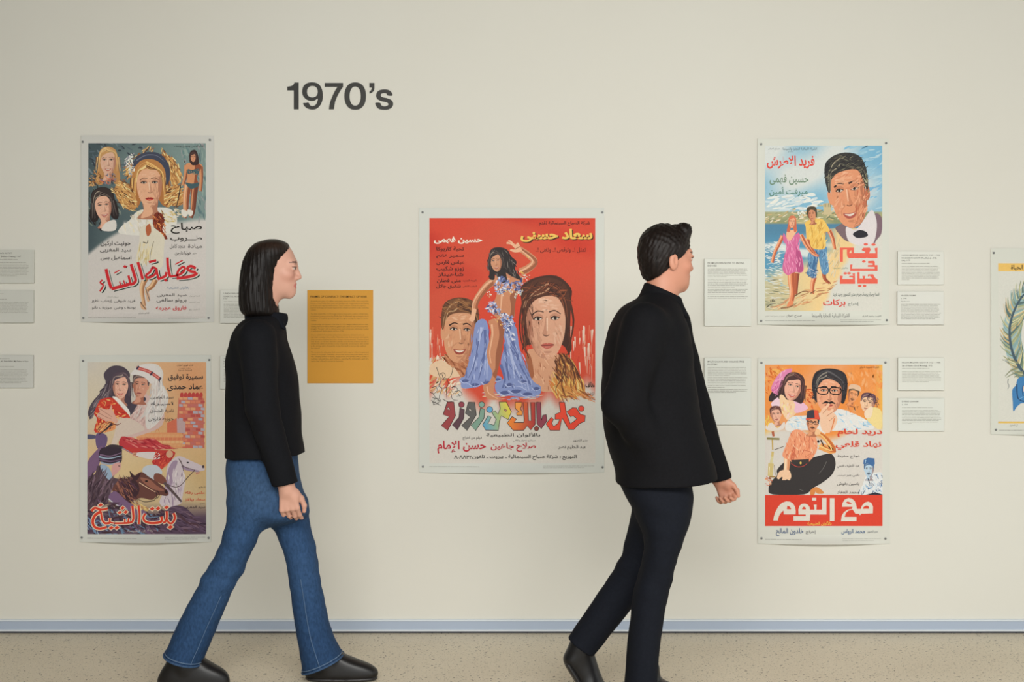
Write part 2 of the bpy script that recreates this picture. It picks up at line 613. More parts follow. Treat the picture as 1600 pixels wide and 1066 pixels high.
    if tiny:
        P.line(L([mx - .25, .6, mx, .63, mx + .25, .6]), .14 * a, lips, .06 * a)
    elif smile > 0:
        P.poly(L([mx - .34, .57, mx - .1, .575, mx + .1, .575, mx + .34, .555, mx + .16, .71, mx - .16, .72]), lips)
        P.poly(L([mx - .27, .59, mx, .605, mx + .27, .58, mx, .665]), (222, 210, 196))
        for e in (-1, 1):
            P.line(L([nx + e * .2, .34, mx + e * .4, .5, mx + e * .42, .62]), .035 * a, md, .02 * a)
    else:
        P.poly(L([mx - .28, .615, mx - .07, .56, mx, .578, mx + .07, .56, mx + .28, .61, mx + .1, .7, mx - .1, .705]), lips)
        P.line(L([mx - .28, .615, mx, .625, mx + .28, .61]), .035 * a, mixc(lips, dk, .65))
        P.line(L([mx - .1, .665, mx + .1, .665]), .03 * a, mixc(lips, (250, 220, 200), .5), .02 * a)
    if not tiny:
        P.poly(L([mx - .16, .78, mx + .16, .78, mx + .08, .83, mx - .08, .83]), md)
    if tache:
        P.poly(L([mx - .45, .55, mx - .2, .42, mx, .46, mx + .2, .42, mx + .45, .55, mx + .2, .53, mx, .56, mx - .2, .53]), (34, 28, 28))
    front = {
        'long': [-.95, .3, -1.0, -.4, -.7, -1.0, 0, -1.25, .7, -1.0, 1.02, -.3, .95, .35, .76, -.2, .45, -.66, -.1, -.56, -.6, -.36, -.78, 0],
        'bob': [-1.0, .5, -1.05, -.4, -.75, -1.0, 0, -1.28, .75, -1.0, 1.05, -.3, 1.0, .6, .76, .0, .5, -.58, -.1, -.48, -.6, -.36, -.78, 0],
        'bouffant': [-.95, .2, -1.15, -.5, -.8, -1.3, 0, -1.6, .8, -1.35, 1.15, -.5, .95, .2, .78, -.3, .4, -.68, -.4, -.68, -.78, -.3],
        'updo': [-.92, .15, -1.0, -.5, -.85, -1.1, 0, -1.45, .85, -1.15, 1.04, -.4, .92, .2, .78, -.3, .45, -.7, -.3, -.64, -.74, -.34],
        'short': [-.9, -.05, -.98, -.6, -.7, -1.15, 0, -1.36, .7, -1.18, 1.0, -.55, .9, 0, .76, -.35, .5, -.62, -.3, -.6, -.72, -.42],
        'curly': [-.9, .1, -1.0, -.5, -.7, -1.1, 0, -1.35, .8, -1.1, 1.05, -.4, .9, .15, .76, -.3, .3, -.58, -.3, -.64, -.72, -.3],
    }[style]
    P.poly(L(front), mixc(hair, hl, .2))
    if not tiny:
        # strands sweeping from the parting down both sides
        hx = -s * .18
        for k in range(14):
            e = -1 if k % 2 else 1
            f = .15 + .8 * P.rng.random()
            c = (hl, mixc(hair, hl, .5), mixc(hair, dk, .45), mixc(hl, (255, 236, 196), .35))[k % 4 if k != 3 or hl[0] > 150 else 1]
            top = -1.32 + .55 * (1 - f)
            P.line(L([hx, top, hx + e * (.42 - .3 * (1 - f)), top + .16, e * (.62 + .30 * f), -.62 + .1 * f, e * (.80 + .16 * f), -.1]), (.05 + .05 * P.rng.random()) * a, c, .015 * a)
    if style in ('long', 'bob', 'bouffant') and not tiny:
        for e in (-1, 1):
            for k in range(6):
                u = e * (.88 + .07 * k)
                P.line(L([u * .98, -.3, u * 1.06, .3, u * (1.06 + .03 * k), .75 + .05 * (k % 3)]), (.05 + .03 * (k % 2)) * a, (hl, mixc(hair, hl, .5), mixc(hair, dk, .5))[k % 3], .02 * a)
    if glasses:
        for e in (-1, 1):
            ex = e * .42 + .24 * t
            P.line(L([ex - .34, -.2, ex + .3, -.22, ex + .32, .04, ex, .1, ex - .32, .03]), .07 * a, (30, 26, 26), closed=True)
        P.line(L([-.1 + .24 * t, -.12, .1 + .24 * t, -.12]), .07 * a, (30, 26, 26))
        P.line(L([.7 + .24 * t, -.16, .95, -.1]), .06 * a, (30, 26, 26))
    return L

# ------------------------------------------------------------------ vinyl lettering on the wall
def q2(s):
    """'x,y x,y ...' -> list of points"""
    return [tuple(float(a) for a in t.split(',')) for t in s.split()]


def extruded(name, loops, zoom, y0, y1, mat, parent, smooth):
    P = Print()
    P.zoom(*zoom)
    L = [P.pt(l) for l in loops]
    L = [catmull(l, True, 5) if sm else l for l, sm in zip(L, smooth)]
    tr = tessellate_polygon([[Vector((a, b_, 0)) for a, b_ in l] for l in L])
    p = np.vstack(L)
    n = len(p)
    V = np.vstack([np.column_stack([wx(p[:, 0]), np.full(n, y), wz(p[:, 1])]) for y in (y1, y0)])
    F = [tuple(t) for t in tr]
    k = 0
    for l in L:
        m = len(l)
        for i in range(m):
            a, b_ = k + i, k + (i + 1) % m
            F.append((a, b_, b_ + n, a + n))
        k += m
    return obj(name, V, F, mat, parent)


t = thing('wall_lettering', "black vinyl lettering 1970's high on the white wall", 'lettering', (wx(531), 0, wz(171)))
ZL = (430, 110, 7.62)


def ring(cx, cy, rx, ry, n=40, e=2.25):
    a = np.arange(n) * 2 * math.pi / n
    c, s = np.cos(a), np.sin(a)
    return np.column_stack([cx + rx * np.sign(c) * abs(c) ** (2 / e), cy + ry * np.sign(s) * abs(s) ** (2 / e)])


VY = (-0.0003, -0.0015)
extruded('digit', [q2('145,195 172,192 200,184 220,168 230,145 280,145 280,465 222,465 222,240 145,240')], ZL, *VY, M_VINYL, t, [False])
extruded('digit', [q2('333,392 365,388 397,385 415,415 445,426 480,412 500,378 507,336 472,358 430,365 372,347 332,302 322,250 335,195 375,156 440,142 '
                      '508,158 550,208 567,285 560,365 530,425 490,458 440,468 385,455 348,425'), ring(443, 255, 64, 68)], ZL, *VY, M_VINYL, t, [True, False])
extruded('digit', [q2('590,150 808,150 808,198 785,228 760,270 735,318 715,370 705,420 700,465 640,465 646,415 660,360 685,300 710,248 740,198 590,198')], ZL, *VY, M_VINYL, t, [False])
extruded('digit', [ring(953, 307, 129, 164), ring(953, 307, 66, 113)], ZL, *VY, M_VINYL, t, [False, False])
extruded('apostrophe', [q2('1122,150 1182,150 1182,215 1176,240 1158,262 1125,279 1122,255 1140,240 1148,222 1150,206 1122,206')], ZL, *VY, M_VINYL, t, [False])
extruded('letter', [q2('1396,300 1340,300 1328,280 1300,272 1264,280 1258,302 1278,320 1330,331 1385,355 1405,395 1392,438 1350,465 1300,472 1240,462 1206,432 '
                       '1194,389 1250,388 1262,415 1300,429 1340,418 1346,396 1320,379 1262,366 1216,340 1202,298 1216,257 1250,235 1300,228 1350,235 1385,262')],
         ZL, *VY, M_VINYL, t, [True])


# ------------------------------------------------------------------ posters
def make_poster(x0, y0, x1, y1, label, art, seed, paper=(206, 206, 198), pins=True, lift=0.026, group='film posters on the wall'):
    t = thing('film_poster', label, 'poster', (wx((x0 + x1) / 2), 0, wz(y1)), group)
    X0, X1, Z0, Z1 = wx(x0), wx(x1), wz(y1), wz(y0)
    zb = Z0 + 0.05 * (Z1 - Z0)
    rng = np.random.default_rng(seed)
    amp = rng.uniform(0.8, 1.1)

    def bend(x, z):
        u = np.clip((x - X0) / (X1 - X0), 0, 1)
        v = np.clip((zb - z) / (zb - Z0), 0, 1)
        return -lift * amp * np.sin(np.pi * u) ** 1.3 * v ** 1.6
    # sheet: front face grid, wavy bottom margin, thin edge
    us = np.linspace(0, 1, 41)
    zs = np.concatenate([np.linspace(Z1, zb, 24), np.linspace(zb, Z0, 13)[1:]])
    V = np.array([(X0 + u * (X1 - X0), 0, z) for z in zs for u in us])
    V[:, 1] = -0.0042 + bend(V[:, 0], V[:, 2])
    nx, ny = len(us), len(zs)
    i = (np.arange(ny - 1)[:, None] * nx + np.arange(nx - 1)).ravel()
    F = np.column_stack([i, i + nx, i + nx + 1, i + 1])
    Vb = V.copy()
    Vb[:, 1] += 0.0006
    V2 = np.vstack([V, Vb])
    nn = len(V)
    F2 = [tuple(f) for f in F] + [tuple(nn + k for k in f[::-1]) for f in F]
    rim = list(range(nx)) + [r * nx + nx - 1 for r in range(1, ny)] + [(ny - 1) * nx + c for c in range(nx - 2, -1, -1)] + [r * nx for r in range(ny - 2, 0, -1)]
    for k in range(len(rim)):
        a, b_ = rim[k], rim[(k + 1) % len(rim)]
        F2.append((a, b_, b_ + nn, a + nn))
    obj('sheet', V2, F2, M_PAPER, t, smooth=False, cols=lin(np.broadcast_to(np.array(paper, float) + (4, 5, 4), (2 * nn, 3))))
    P, T = Print(seed), Print(seed + 50)
    T.SLOT = P.SLOT
    art(P, T)
    P.absorb(T)
    P.build('printed_picture', M_PRINT, t, -0.0043, bend)
    if pins:
        for (px, py) in pins:
            V, F = [], []
            for r, y in ((0.0008, 0.0025), (0.0008, -0.001), (0.0045, -0.0032), (0.0048, -0.0042), (0.0042, -0.0056), (0.0022, -0.0064)):
                for k in range(12):
                    a = k * math.pi / 6
                    V.append((wx(px) + r * math.cos(a), y - 0.0026, wz(py) + r * math.sin(a)))
            for r in range(5):
                for k in range(12):
                    F.append((r * 12 + k, r * 12 + (k + 1) % 12, r * 12 + 12 + (k + 1) % 12, r * 12 + 12 + k))
            F.append(tuple(range(60, 72)))
            obj('pin', V, F, M_PIN, t, smooth=True)
    return t


INK, RED, WHT = (44, 40, 36), (206, 52, 44), (226, 220, 206)
NOTE = (150, 148, 140)


def small_print(T, x0, x1, xm, xe, y):
    T.zoom(0, 0, 1)
    T.greek(x0, y, x1, 2, 1, 1.9, NOTE, 0, 1.0)
    T.greek(xm, y - 1.4, xe, 2.6, 2, 1.5, NOTE, 0.02, 0.8)


def limb(P, pts, w, w2, col, shade=None, hi=None):
    """painted arm or leg: tapering stroke with a shaded and a lit edge"""
    p = np.asarray(pts, float)
    P.line(p, w, col, w2)
    if shade is not None:
        P.line(p + (w * .24, w * .08), w * .4, shade, w2 * .4)
    if hi is not None:
        P.line(p - (w * .2, w * .05), w * .22, hi, w2 * .2)


# ---- large central poster: red ground, dancer in a blue dress between two painted heads
def art_centre(P, T):
    P.zoom(0, 0, 1)
    gr = (204, 199, 190)
    red = (205, 70, 50)

    def ground(u, v):
        c = fmix(red, (196, 84, 60), vnoise(u * .6, v * 1.2, 2, 3) * 1.4 - .35)
        c = fmix(c, (184, 48, 36), (vnoise(u * .8, v * 3, 1.6, 9) - .62) * 3 * (v < .35))
        edge = .62 + .10 * vnoise(u * 3, v * 0, 3, 5) + np.where((u > .2) & (u < .8), .04, 0)
        return fmix(c, gr, (v - edge) * 14)
    P.grid(671, 341, 930, 724, ground, 60, 110)
    P.zoom(640, 520, 4.634)
    # dry brush streaks running down into the white
    for sgn, x0, x1, n in ((0, 150, 240, 26), (1, 1165, 1340, 44)):
        for k in range(n):
            x = P.rng.uniform(x0, x1)
            y = P.rng.uniform(-60, 250)
            P.line([(x, y), (x + P.rng.uniform(-8, 8), y + P.rng.uniform(40, 150))], P.rng.uniform(4, 14),
                   [(222, 196, 178), (214, 120, 92), (196, 66, 50), (206, 160, 140)][k % 4], 2, smooth=False)
    P.dabs(q2('150,200 330,190 420,300 400,420 150,430'), [(222, 206, 186), (214, 176, 130), (204, 199, 190), (196, 150, 104)], 120, 60, 18, -.9, .5)
    # left head
    P.poly(q2('235,170 260,220 240,190 180,215 150,235 150,300 260,330 400,300 420,200'), (216, 186, 154))
    P.poly(q2('265,160 270,220 330,260 380,330 420,330 440,180'), (172, 108, 76))
    P.dabs(q2('265,160 270,220 330,260 380,330 420,330 440,180'), [(140, 82, 56), (190, 130, 94)], 40, 70, 14, .8)
    P.zoom(0, 0, 1)
    head(P, 718, 519, 29, 48, .05, .18, (202, 146, 110), (96, 62, 44), (150, 104, 66), 'short', (150, 70, 58), .6, 1, True, False)
    P.dabs(q2('688,498 692,480 708,470 732,468 746,480 748,494 738,486 712,482 698,490'), [(120, 78, 50), (70, 44, 34), (156, 108, 68)], 60, 12, 1.6, .2, .6)
    # right head, large, looking up
    P.zoom(640, 520, 4.634)
    P.poly(q2('860,120 880,330 940,420 1080,400 1110,180'), (206, 152, 120))
    P.poly(q2('880,180 900,300 880,330 840,260 850,150'), (158, 96, 66))
    P.zoom(0, 0, 1)
    head(P, 853, 503, 37, 59, -.03, .12, (212, 160, 132), (70, 44, 36), (134, 78, 54), 'updo', (186, 92, 80), 0, -1, False, False)
    for pts in ('818,470 812,500 814,530 822,552', '820,480 816,520 826,560', '890,470 896,500 892,530 886,546', '888,520 892,545 884,556'):
        P.line(q2(pts), 4, (84, 50, 38), 1.2)
    P.dabs(q2('818,470 824,450 850,440 878,446 890,470 880,468 852,458 832,472'), [(120, 64, 44), (60, 36, 32), (150, 84, 54), (90, 52, 40)], 100, 14, 1.6, -.5, .7)
    P.dabs(q2('836,556 870,556 878,604 862,612 840,606'), [(196, 136, 104), (170, 108, 78), (220, 172, 140), (206, 152, 120)], 60, 12, 2.4, 1.3, .5)
    P.dabs(q2('818,470 832,474 830,545 822,552 814,520'), [(96, 56, 42), (130, 74, 50), (60, 36, 32)], 50, 14, 1.6, 1.5, .3)
    # loose lock of hair, orange at the end
    P.zoom(640, 520, 4.634)
    P.poly(q2('1110,160 1180,200 1240,330 1265,440 1150,470 1080,460 1020,380 1060,290 1080,200'), (196, 140, 76))
    P.dabs(q2('1060,290 1140,230 1250,340 1265,440 1150,480 1060,460 1020,380'),
           [(206, 140, 74), (222, 178, 96), (206, 120, 60), (150, 90, 54), (226, 196, 130)], 150, 80, 12, 1.15, .35)
    P.dabs(q2('1090,150 1150,170 1200,250 1220,330 1120,330 1060,330 1050,260'), [(110, 66, 44), (140, 86, 54), (80, 48, 38), (176, 112, 66)], 90, 80, 12, 1.2, .3)
    for pts in ('1100,170 1130,280 1060,400 1070,450', '1130,170 1190,290 1180,420', '1150,180 1230,310 1255,440', '1120,240 1100,360 1130,460'):
        P.line(q2(pts), 11, (96, 58, 42), 3)
    P.dabs(q2('1180,420 1300,440 1335,500 1250,470 1120,480'), [(206, 120, 60), (214, 150, 90), (150, 90, 56)], 40, 90, 9, .5, .3)
    # ---- the dancer
    bl, bl2, bl3 = (128, 142, 188), (92, 104, 152), (168, 178, 212)
    P.zoom(640, 310, 4.847)
    sk, sks, skl = (194, 132, 98), (150, 92, 66), (222, 172, 138)
    P.zoom(640, 520, 4.634)
    P.poly(q2('480,-70 450,120 400,310 375,350 380,400 450,400 540,370 600,330 580,130 560,-80'), bl)
    P.poly(q2('640,-80 690,60 660,210 680,330 620,370 640,440 760,460 860,465 940,450 945,390 880,330 800,130 760,-60'), bl)
    for pts, c, w in (('520,-40 490,130 430,330', bl3, 16), ('545,-20 545,140 500,340', bl2, 20), ('500,60 470,220 410,370', bl2, 12), ('570,130 560,260 560,350', bl3, 12),
                      ('700,0 740,180 760,330', bl3, 18), ('690,80 700,220 720,350', bl2, 22), ('745,60 800,230 880,380', bl2, 20), ('720,120 780,280 850,400', bl3, 12),
                      ('660,230 690,340 660,430', bl2, 22), ('800,330 850,350 830,370', (70, 76, 110), 20), ('690,390 735,380 700,430', (76, 84, 120), 22),
                      ('380,360 450,370 560,350 620,330', bl3, 9), ('640,430 740,400 800,390 860,420 940,400', bl3, 9), ('620,340 640,320 650,350', (70, 76, 110), 10)):
        P.line(q2(pts), w, c, w * .4)
    for cx, cy, rx, ry in ((400, 345, 40, 26), (470, 372, 46, 24), (560, 358, 52, 26), (635, 335, 34, 24), (690, 430, 60, 30), (770, 420, 62, 30), (850, 440, 58, 26), (915, 400, 36, 26), (820, 350, 40, 22), (720, 372, 34, 26)):
        P.ell(cx, cy, rx, ry, bl)
        P.ell(cx + 4, cy + 5, rx * .62, ry * .5, (82, 92, 138))
        P.line([(cx - rx * .9, cy - ry * .1), (cx - rx * .2, cy + ry * .75), (cx + rx * .85, cy + ry * .35)], 8, bl3, 4)
    P.dabs(q2('460,0 400,330 470,390 580,330 580,0'), [bl, bl2, bl3], 60, 70, 8, 1.75, .2)
    P.dabs(q2('680,0 690,330 860,440 900,380 760,0'), [bl, bl2, bl3], 80, 70, 8, 1.25, .25)
    P.dabs(q2('560,430 760,470 960,450 900,480 700,485 560,470'), [(150, 160, 196), (204, 199, 190), (120, 130, 170), (214, 190, 160)], 50, 50, 9, 0, .2)
    # bare leg
    P.poly(q2('575,-90 590,0 560,130 570,220 600,290 575,360 535,380 540,430 570,480 650,485 655,470 610,440 625,330 640,270 665,150 680,30 690,-90'), sk)
    P.poly(q2('640,-90 650,20 625,150 620,260 600,300 625,330 640,270 665,150 680,30 690,-90'), sks)
    P.line(q2('595,-60 600,20 580,140 590,220'), 14, skl, 5)
    P.line(q2('560,390 575,440 640,478'), 10, skl, 4)
    P.zoom(640, 310, 4.847)
    # raised arm
    limb(P, q2('840,560 900,530 945,480 900,430 830,380'), 62, 40, sk, sks, skl)
    P.poly(q2('850,400 800,410 760,395 770,385 800,385 765,350 735,345 740,330 770,340 745,322 765,320 800,350 820,335 840,370'), skl)
    P.line(q2('800,385 835,365'), 6, sks)
    # other arm
    limb(P, q2('660,610 590,660 525,740 495,800 490,860'), 66, 34, sk, sks, skl)
    P.poly(q2('475,840 465,890 450,915 470,935 490,925 500,880 505,840'), skl)
    # trunk
    P.poly(q2('640,600 700,560 790,570 860,600 840,680 810,720 795,800 790,900 700,930 600,840 640,780 660,720 640,670'), sk)
    P.poly(q2('790,640 800,700 760,740 770,830 760,900 790,900 800,800 820,720 840,660'), sks)
    P.line(q2('700,720 695,780 690,840'), 16, skl, 6)
    P.line(q2('720,560 730,600 760,610'), 12, skl, 4)
    # hair and face
    P.poly(q2('600,440 590,520 615,560 595,600 650,580 700,640 740,620 720,560 770,590 850,620 800,540 810,480 770,440 740,390 680,370 620,385'), (50, 44, 44))
    P.dabs(q2('600,440 590,540 640,560 700,620 760,580 840,610 790,480 740,390 680,372 620,390'), [(80, 72, 70), (40, 34, 34), (120, 112, 106)], 70, 70, 7, 1.2, .5)
    P.zoom(0, 0, 1)
    head(P, 640 + 655 / 4.847, 310 + 478 / 4.847, 10.5, 16, -.12, -.15, (198, 142, 110), (48, 42, 42), (96, 84, 80), 'long', (160, 70, 64), .5, 1, False, False)
    P.zoom(640, 310, 4.847)
    # spangled bodice and belt
    for reg, n in (('650,640 700,590 770,640 840,610 860,660 840,720 780,690 740,720 660,710', 110), ('580,830 640,780 700,860 790,900 800,960 740,960 690,890 600,860', 110),
                   ('690,880 760,960 800,1060 760,1066 720,990', 50)):
        P.dabs(q2(reg), [bl, bl2, bl3, (214, 214, 226), (70, 78, 120)], n, 34, 14, .6, 1.5)
    P.dabs(q2('690,700 720,760 740,700 800,760 850,720 850,690 690,690'), [(232, 226, 214), (206, 200, 190), (226, 190, 120)], 34, 18, 9, 1.5, .6)
    P.dabs(q2('580,700 610,690 620,740 590,745'), [(232, 226, 214), (190, 170, 130)], 10, 14, 9, 1.2)
    P.dabs(q2('850,590 910,580 900,630 860,640'), [(232, 226, 214), (150, 120, 90)], 14, 18, 9, .6)
    P.dabs(q2('600,860 690,870 720,960 650,960'), [(226, 180, 100), (220, 190, 160), sks], 24, 18, 9, 1, 1)
    P.line(q2('885,430 905,450'), 8, (220, 180, 110))
    P.line(q2('840,555 865,570'), 8, (226, 180, 90))
    # small ink sketch of a dancing crowd
    P.zoom(640, 520, 4.634)
    for pts in ('195,250 215,310 225,350 205,400', '315,250 300,310 265,340', '225,350 215,390 260,400 280,370 265,330 230,330', '235,400 215,470 230,490', '265,400 270,480',
                '220,300 245,290 260,310 240,340 225,320', '235,300 250,340 270,330', '160,400 190,390 200,420 170,440 160,410', '300,400 330,390 350,420 320,440 300,410',
                '320,430 360,420 380,450 340,460', '165,470 200,480 215,500 180,520 160,490', '170,440 190,470 230,500', '300,440 310,480 350,490', '240,480 280,500 330,490',
                '150,430 180,450', '350,440 370,470', '330,400 310,380', '170,500 230,530'):
        P.line(q2(pts), 5, (56, 52, 50), 2)
    P.dabs(q2('160,480 220,480 225,515 170,520'), [(56, 52, 50)], 26, 16, 4, .5, 1.5)
    # ---- lettering
    T.zoom(640, 310, 4.847)
    T.text('شركة الصباح السينمائية تقدم', 980, 172, 1365, 210, (58, 30, 26), .01)
    T.text('سعاد حسنى', 848, 240, 1392, 340, (70, 40, 26), .045, 0, 0, 3)
    T.text('سعاد حسنى', 840, 232, 1384, 332, (226, 186, 92), .035, 0, 0, 3)
    T.text('تمثل !.. وترقص !.. وتغنى !..', 955, 372, 1335, 415, (64, 30, 26), .0)
    T.text('حسين فهمى', 185, 290, 550, 345, (232, 224, 208), .03, 0, 0, 3)
    for s, y0, y1, x0, x1 in (('تحية كاريوكا', 366, 405, 204, 412), ('سمير غانم', 422, 456, 204, 412), ('عباس فارس', 470, 506, 204, 414), ('زوزو شكيب', 514, 556, 204, 412),
                              ('شاهيناز', 562, 598, 214, 408), ('منى قطان', 608, 644, 208, 388), ('شفيق جلال', 650, 686, 202, 388)):
        T.text(s, x0, y0, x1, y1, (62, 32, 28), .015)
    T.text('الوجه الجديد', 402, 614, 506, 634, (110, 44, 36))
    T.text('المطرب الشعبى', 402, 656, 510, 676, (110, 44, 36))
    T.zoom(680, 620, 6.4)
    K = (58, 46, 42)

    def glyph(s, col, hole=None, grad=None):
        p = q2(s)
        T.poly(p, col, False, [q2(h) for h in hole] if hole else (), grad)
        T.line(p, 6.5, K, smooth=False, closed=True)
        for h in hole or ():
            T.line(q2(h), 5, K, smooth=False, closed=True)

    def dot(x, y, r, col):
        T.ell(x, y, r + 3, r + 3, K)
        T.ell(x, y, r - 3, r - 3, col)
    glyph('122,52 186,52 203,190 125,338 62,288 140,200 80,178', (150, 68, 70), ['132,104 152,133 118,124'])
    glyph('248,112 292,128 286,215 222,332 172,282 238,205', (92, 66, 74))
    dot(263, 78, 28, (142, 66, 78))
    glyph('332,55 395,55 412,180 318,338 265,288 352,205 302,165', (96, 94, 92), ['344,110 370,148 336,134'])
    glyph('452,112 496,126 488,215 405,338 358,286 438,205', (122, 154, 138))
    dot(465, 78, 28, (126, 162, 148))
    glyph('640,52 710,52 762,150 730,228 660,190 645,240 632,335 505,333 475,280 530,188 560,205 528,268 588,284 610,225 567,158 598,140 628,175 650,120', (92, 158, 196),
          ['696,120 718,138 706,148 690,134'], ((222, 200, 70), 1, -.3))
    dot(545, 128, 30, (96, 160, 200))
    glyph('770,198 812,225 788,258 885,258 890,230 878,55 925,55 935,240 960,240 955,55 998,55 1000,275 955,332 920,290 885,335 780,335 720,262', (238, 138, 56), None,
          ((170, 58, 60), 1, .1))
    glyph('800,55 865,55 865,90 850,120 872,150 870,185 815,185 815,160 838,155 800,115', (238, 150, 72))
    glyph('1012,55 1055,55 1062,235 1075,185 1108,178 1118,240 1060,320 1018,270', (142, 68, 82))
    dot(1013, 318, 22, (142, 68, 62))
    glyph('1240,55 1295,55 1310,165 1350,270 1390,245 1415,220 1380,190 1355,200 1315,150 1375,108 1410,112 1450,175 1500,188 1495,245 1440,270 1385,328 1335,328 1270,212 '
          '1255,265 1245,335 1150,335 1108,272 1160,205 1182,225 1165,265 1185,298 1225,270 1245,225 1198,225 1200,175 1252,155', (230, 78, 58))
    dot(1460, 118, 28, (232, 80, 66))
    T.zoom(680, 665, 6.4)
    T.text('بالألوان الطبيعية', 510, 70, 1050, 118, INK, .005)
    T.text('فيلم من اخراج', 275, 106, 466, 144, INK)
    T.text('سيناريو وحوار واغانى', 780, 138, 1004, 160, (96, 92, 88))
    T.text('حسن الإمام', 22, 150, 508, 280, (178, 44, 58), .02, 0, 0, 3)
    T.text('صلاح جاهين', 555, 172, 1006, 262, (178, 44, 58), .02, 0, 0, 3)
    T.text('مدير التصوير', 1376, 136, 1522, 164, INK)
    T.text('عبد الحليم نصر', 1230, 196, 1508, 244, INK, .005)
    T.text('٢٣ΛΛ٠Λ', 190, 294, 366, 334, INK, .01)
    T.text('التوزيع : شركة صباح السينمائية ـ بيروت ـ تلفون', 372, 290, 1412, 344, INK, .01)
    T.zoom(640, 520, 4.634)
    T.text('هاف', 1272, 355, 1338, 396, INK, .02)
    T.text('للفن', 1280, 428, 1336, 456, (90, 70, 60))
    small_print(T, 671, 749, 848, 929, 729.5)


# ---- upper left poster: three women's heads on grey-green, red brushed title
def art_women(P, T):
    P.zoom(0, 0, 1)
    gr = (202, 196, 190)

    def ground(u, v):
        n = vnoise(u * 1.5, v * 1.5, 1.5, 7)
        c = fmix((70, 84, 88), (122, 142, 138), u * 1.15 + .5 * (n - .5))
        lim = np.where(u < .3, .62 - .5 * u, .43)
        return fmix(c, gr, (v - lim + .03 * (n - .5)) * 40)
    P.grid(138.5, 224, 322, 498, ground, 60, 100)
    P.zoom(110, 200, 6.6625)
    P.dabs(q2('1180,170 1410,170 1410,900 1250,900 1180,600'), [(104, 132, 130), (140, 158, 150), (92, 116, 120), (150, 150, 150)], 90, 90, 22, 1.4, .4)
    P.dabs(q2('200,170 800,170 620,300 560,420 230,560'), [(58, 66, 74), (84, 98, 106), (110, 124, 130)], 70, 80, 24, .6, .8)
    P.dabs(q2('200,620 420,600 520,900 480,1060 200,1060'), [(62, 66, 62), (104, 116, 106), (44, 42, 44), (120, 128, 120)], 90, 80, 22, 1.3, .6)
    # white shirt below the middle head
    P.poly(q2('720,860 620,960 530,1030 520,1100 800,1120 1060,1090 1110,930 1000,830'), (216, 212, 202))
    P.dabs(q2('720,880 560,1020 560,1090 760,1090 900,900'), [(222, 216, 206), (206, 196, 176), (224, 212, 180)], 40, 90, 24, 1.1, .5)
    P.dabs(q2('960,870 1150,850 1140,920 1020,1000 960,950'), [(206, 180, 110), (222, 206, 160), (150, 110, 60), (216, 206, 190)], 50, 60, 14, .4, .7)
    P.zoom(0, 0, 1)
    k = 1 / 6.6625

    def hd(X, Y, a, b, *r, **kw):
        return head(P, 110 + X * k, 200 + Y * k, a * k, b * k, *r, **kw)
    hd(395, 345, 100, 140, .0, -.05, (214, 172, 148), (186, 136, 84), (226, 190, 132), 'long', (176, 84, 70), .7, 1)
    P.zoom(110, 200, 6.6625)
    P.dabs(q2('215,480 300,470 340,560 210,600'), [(150, 100, 60), (70, 48, 38), (206, 160, 100)], 40, 50, 14, .3, 1)
    P.dabs(q2('330,500 470,480 460,580 330,580'), [(206, 96, 66), (110, 120, 140), (60, 60, 70), (214, 150, 120)], 30, 50, 14, .8, 1)
    P.zoom(0, 0, 1)
    hd(345, 815, 102, 150, -.12, .12, (220, 172, 146), (44, 36, 36), (110, 98, 92), 'bouffant', (176, 84, 78), .5, 1)
    P.zoom(110, 200, 6.6625)
    P.poly(q2('370,990 330,1066 470,1066 470,960'), (214, 208, 200))
    P.zoom(0, 0, 1)
    hd(825, 590, 160, 236, -.02, .0, (220, 168, 134), (172, 112, 62), (228, 186, 116), 'bouffant', (190, 56, 46), 0, 1)
    P.zoom(110, 200, 6.6625)
    lock = [(228, 186, 116), (196, 140, 78), (150, 96, 54), (96, 60, 42), (238, 210, 150)]
    for reg in ('460,640 540,560 640,640 700,790 640,860 530,800', '1010,660 1110,590 1170,690 1170,790 1070,810 1000,760', '580,440 650,360 700,330 650,480 610,520', '960,260 1060,320 1140,430 1150,560 1060,590 1030,420'):
        P.poly(q2(reg), (196, 146, 88))
    for reg, n, a in (('450,620 560,540 650,640 710,800 640,870 520,800 450,700', 130, .7), ('1000,640 1120,560 1180,680 1180,800 1060,820 980,760', 110, -.6),
                      ('560,420 660,300 840,190 860,250 700,330 640,480 600,520', 60, -.8), ('930,220 1060,300 1150,430 1170,560 1060,600 1020,420', 100, 1.1)):
        P.dabs(q2(reg), lock, n, 64, 13, a, .5)
    # dark hair band
    P.poly(q2('640,440 660,350 740,270 860,250 960,290 1030,390 1040,520 1000,600 990,450 930,360 840,325 740,340 680,400'), (66, 70, 86))
    P.line(q2('690,340 790,285 900,290 980,350'), 14, (104, 108, 124), 4)
    P.dabs(q2('560,380 600,300 660,270 650,350 670,460 610,480'), [(232, 228, 218), (206, 204, 200), (150, 150, 156)], 50, 34, 20, .8, 1.5)
    # bathing figure standing on the right
    sk, sks, skl = (206, 142, 100), (140, 78, 54), (226, 180, 142)
    limb(P, q2('1210,390 1200,500 1170,600'), 46, 26, sk, sks)
    limb(P, q2('1360,400 1365,520 1355,660'), 46, 28, sk, sks)
    limb(P, q2('1225,590 1205,740 1200,860 1185,935'), 84, 26, sk, sks, skl)
    limb(P, q2('1300,590 1285,740 1275,860 1250,935'), 78, 26, sks, (112, 62, 46), sk)
    P.poly(q2('1205,380 1260,365 1340,370 1375,400 1330,480 1320,530 1340,600 1260,630 1205,590 1220,520 1215,450'), sk)
    P.poly(q2('1300,380 1300,480 1290,600 1340,600 1320,530 1330,480 1370,400'), sks)
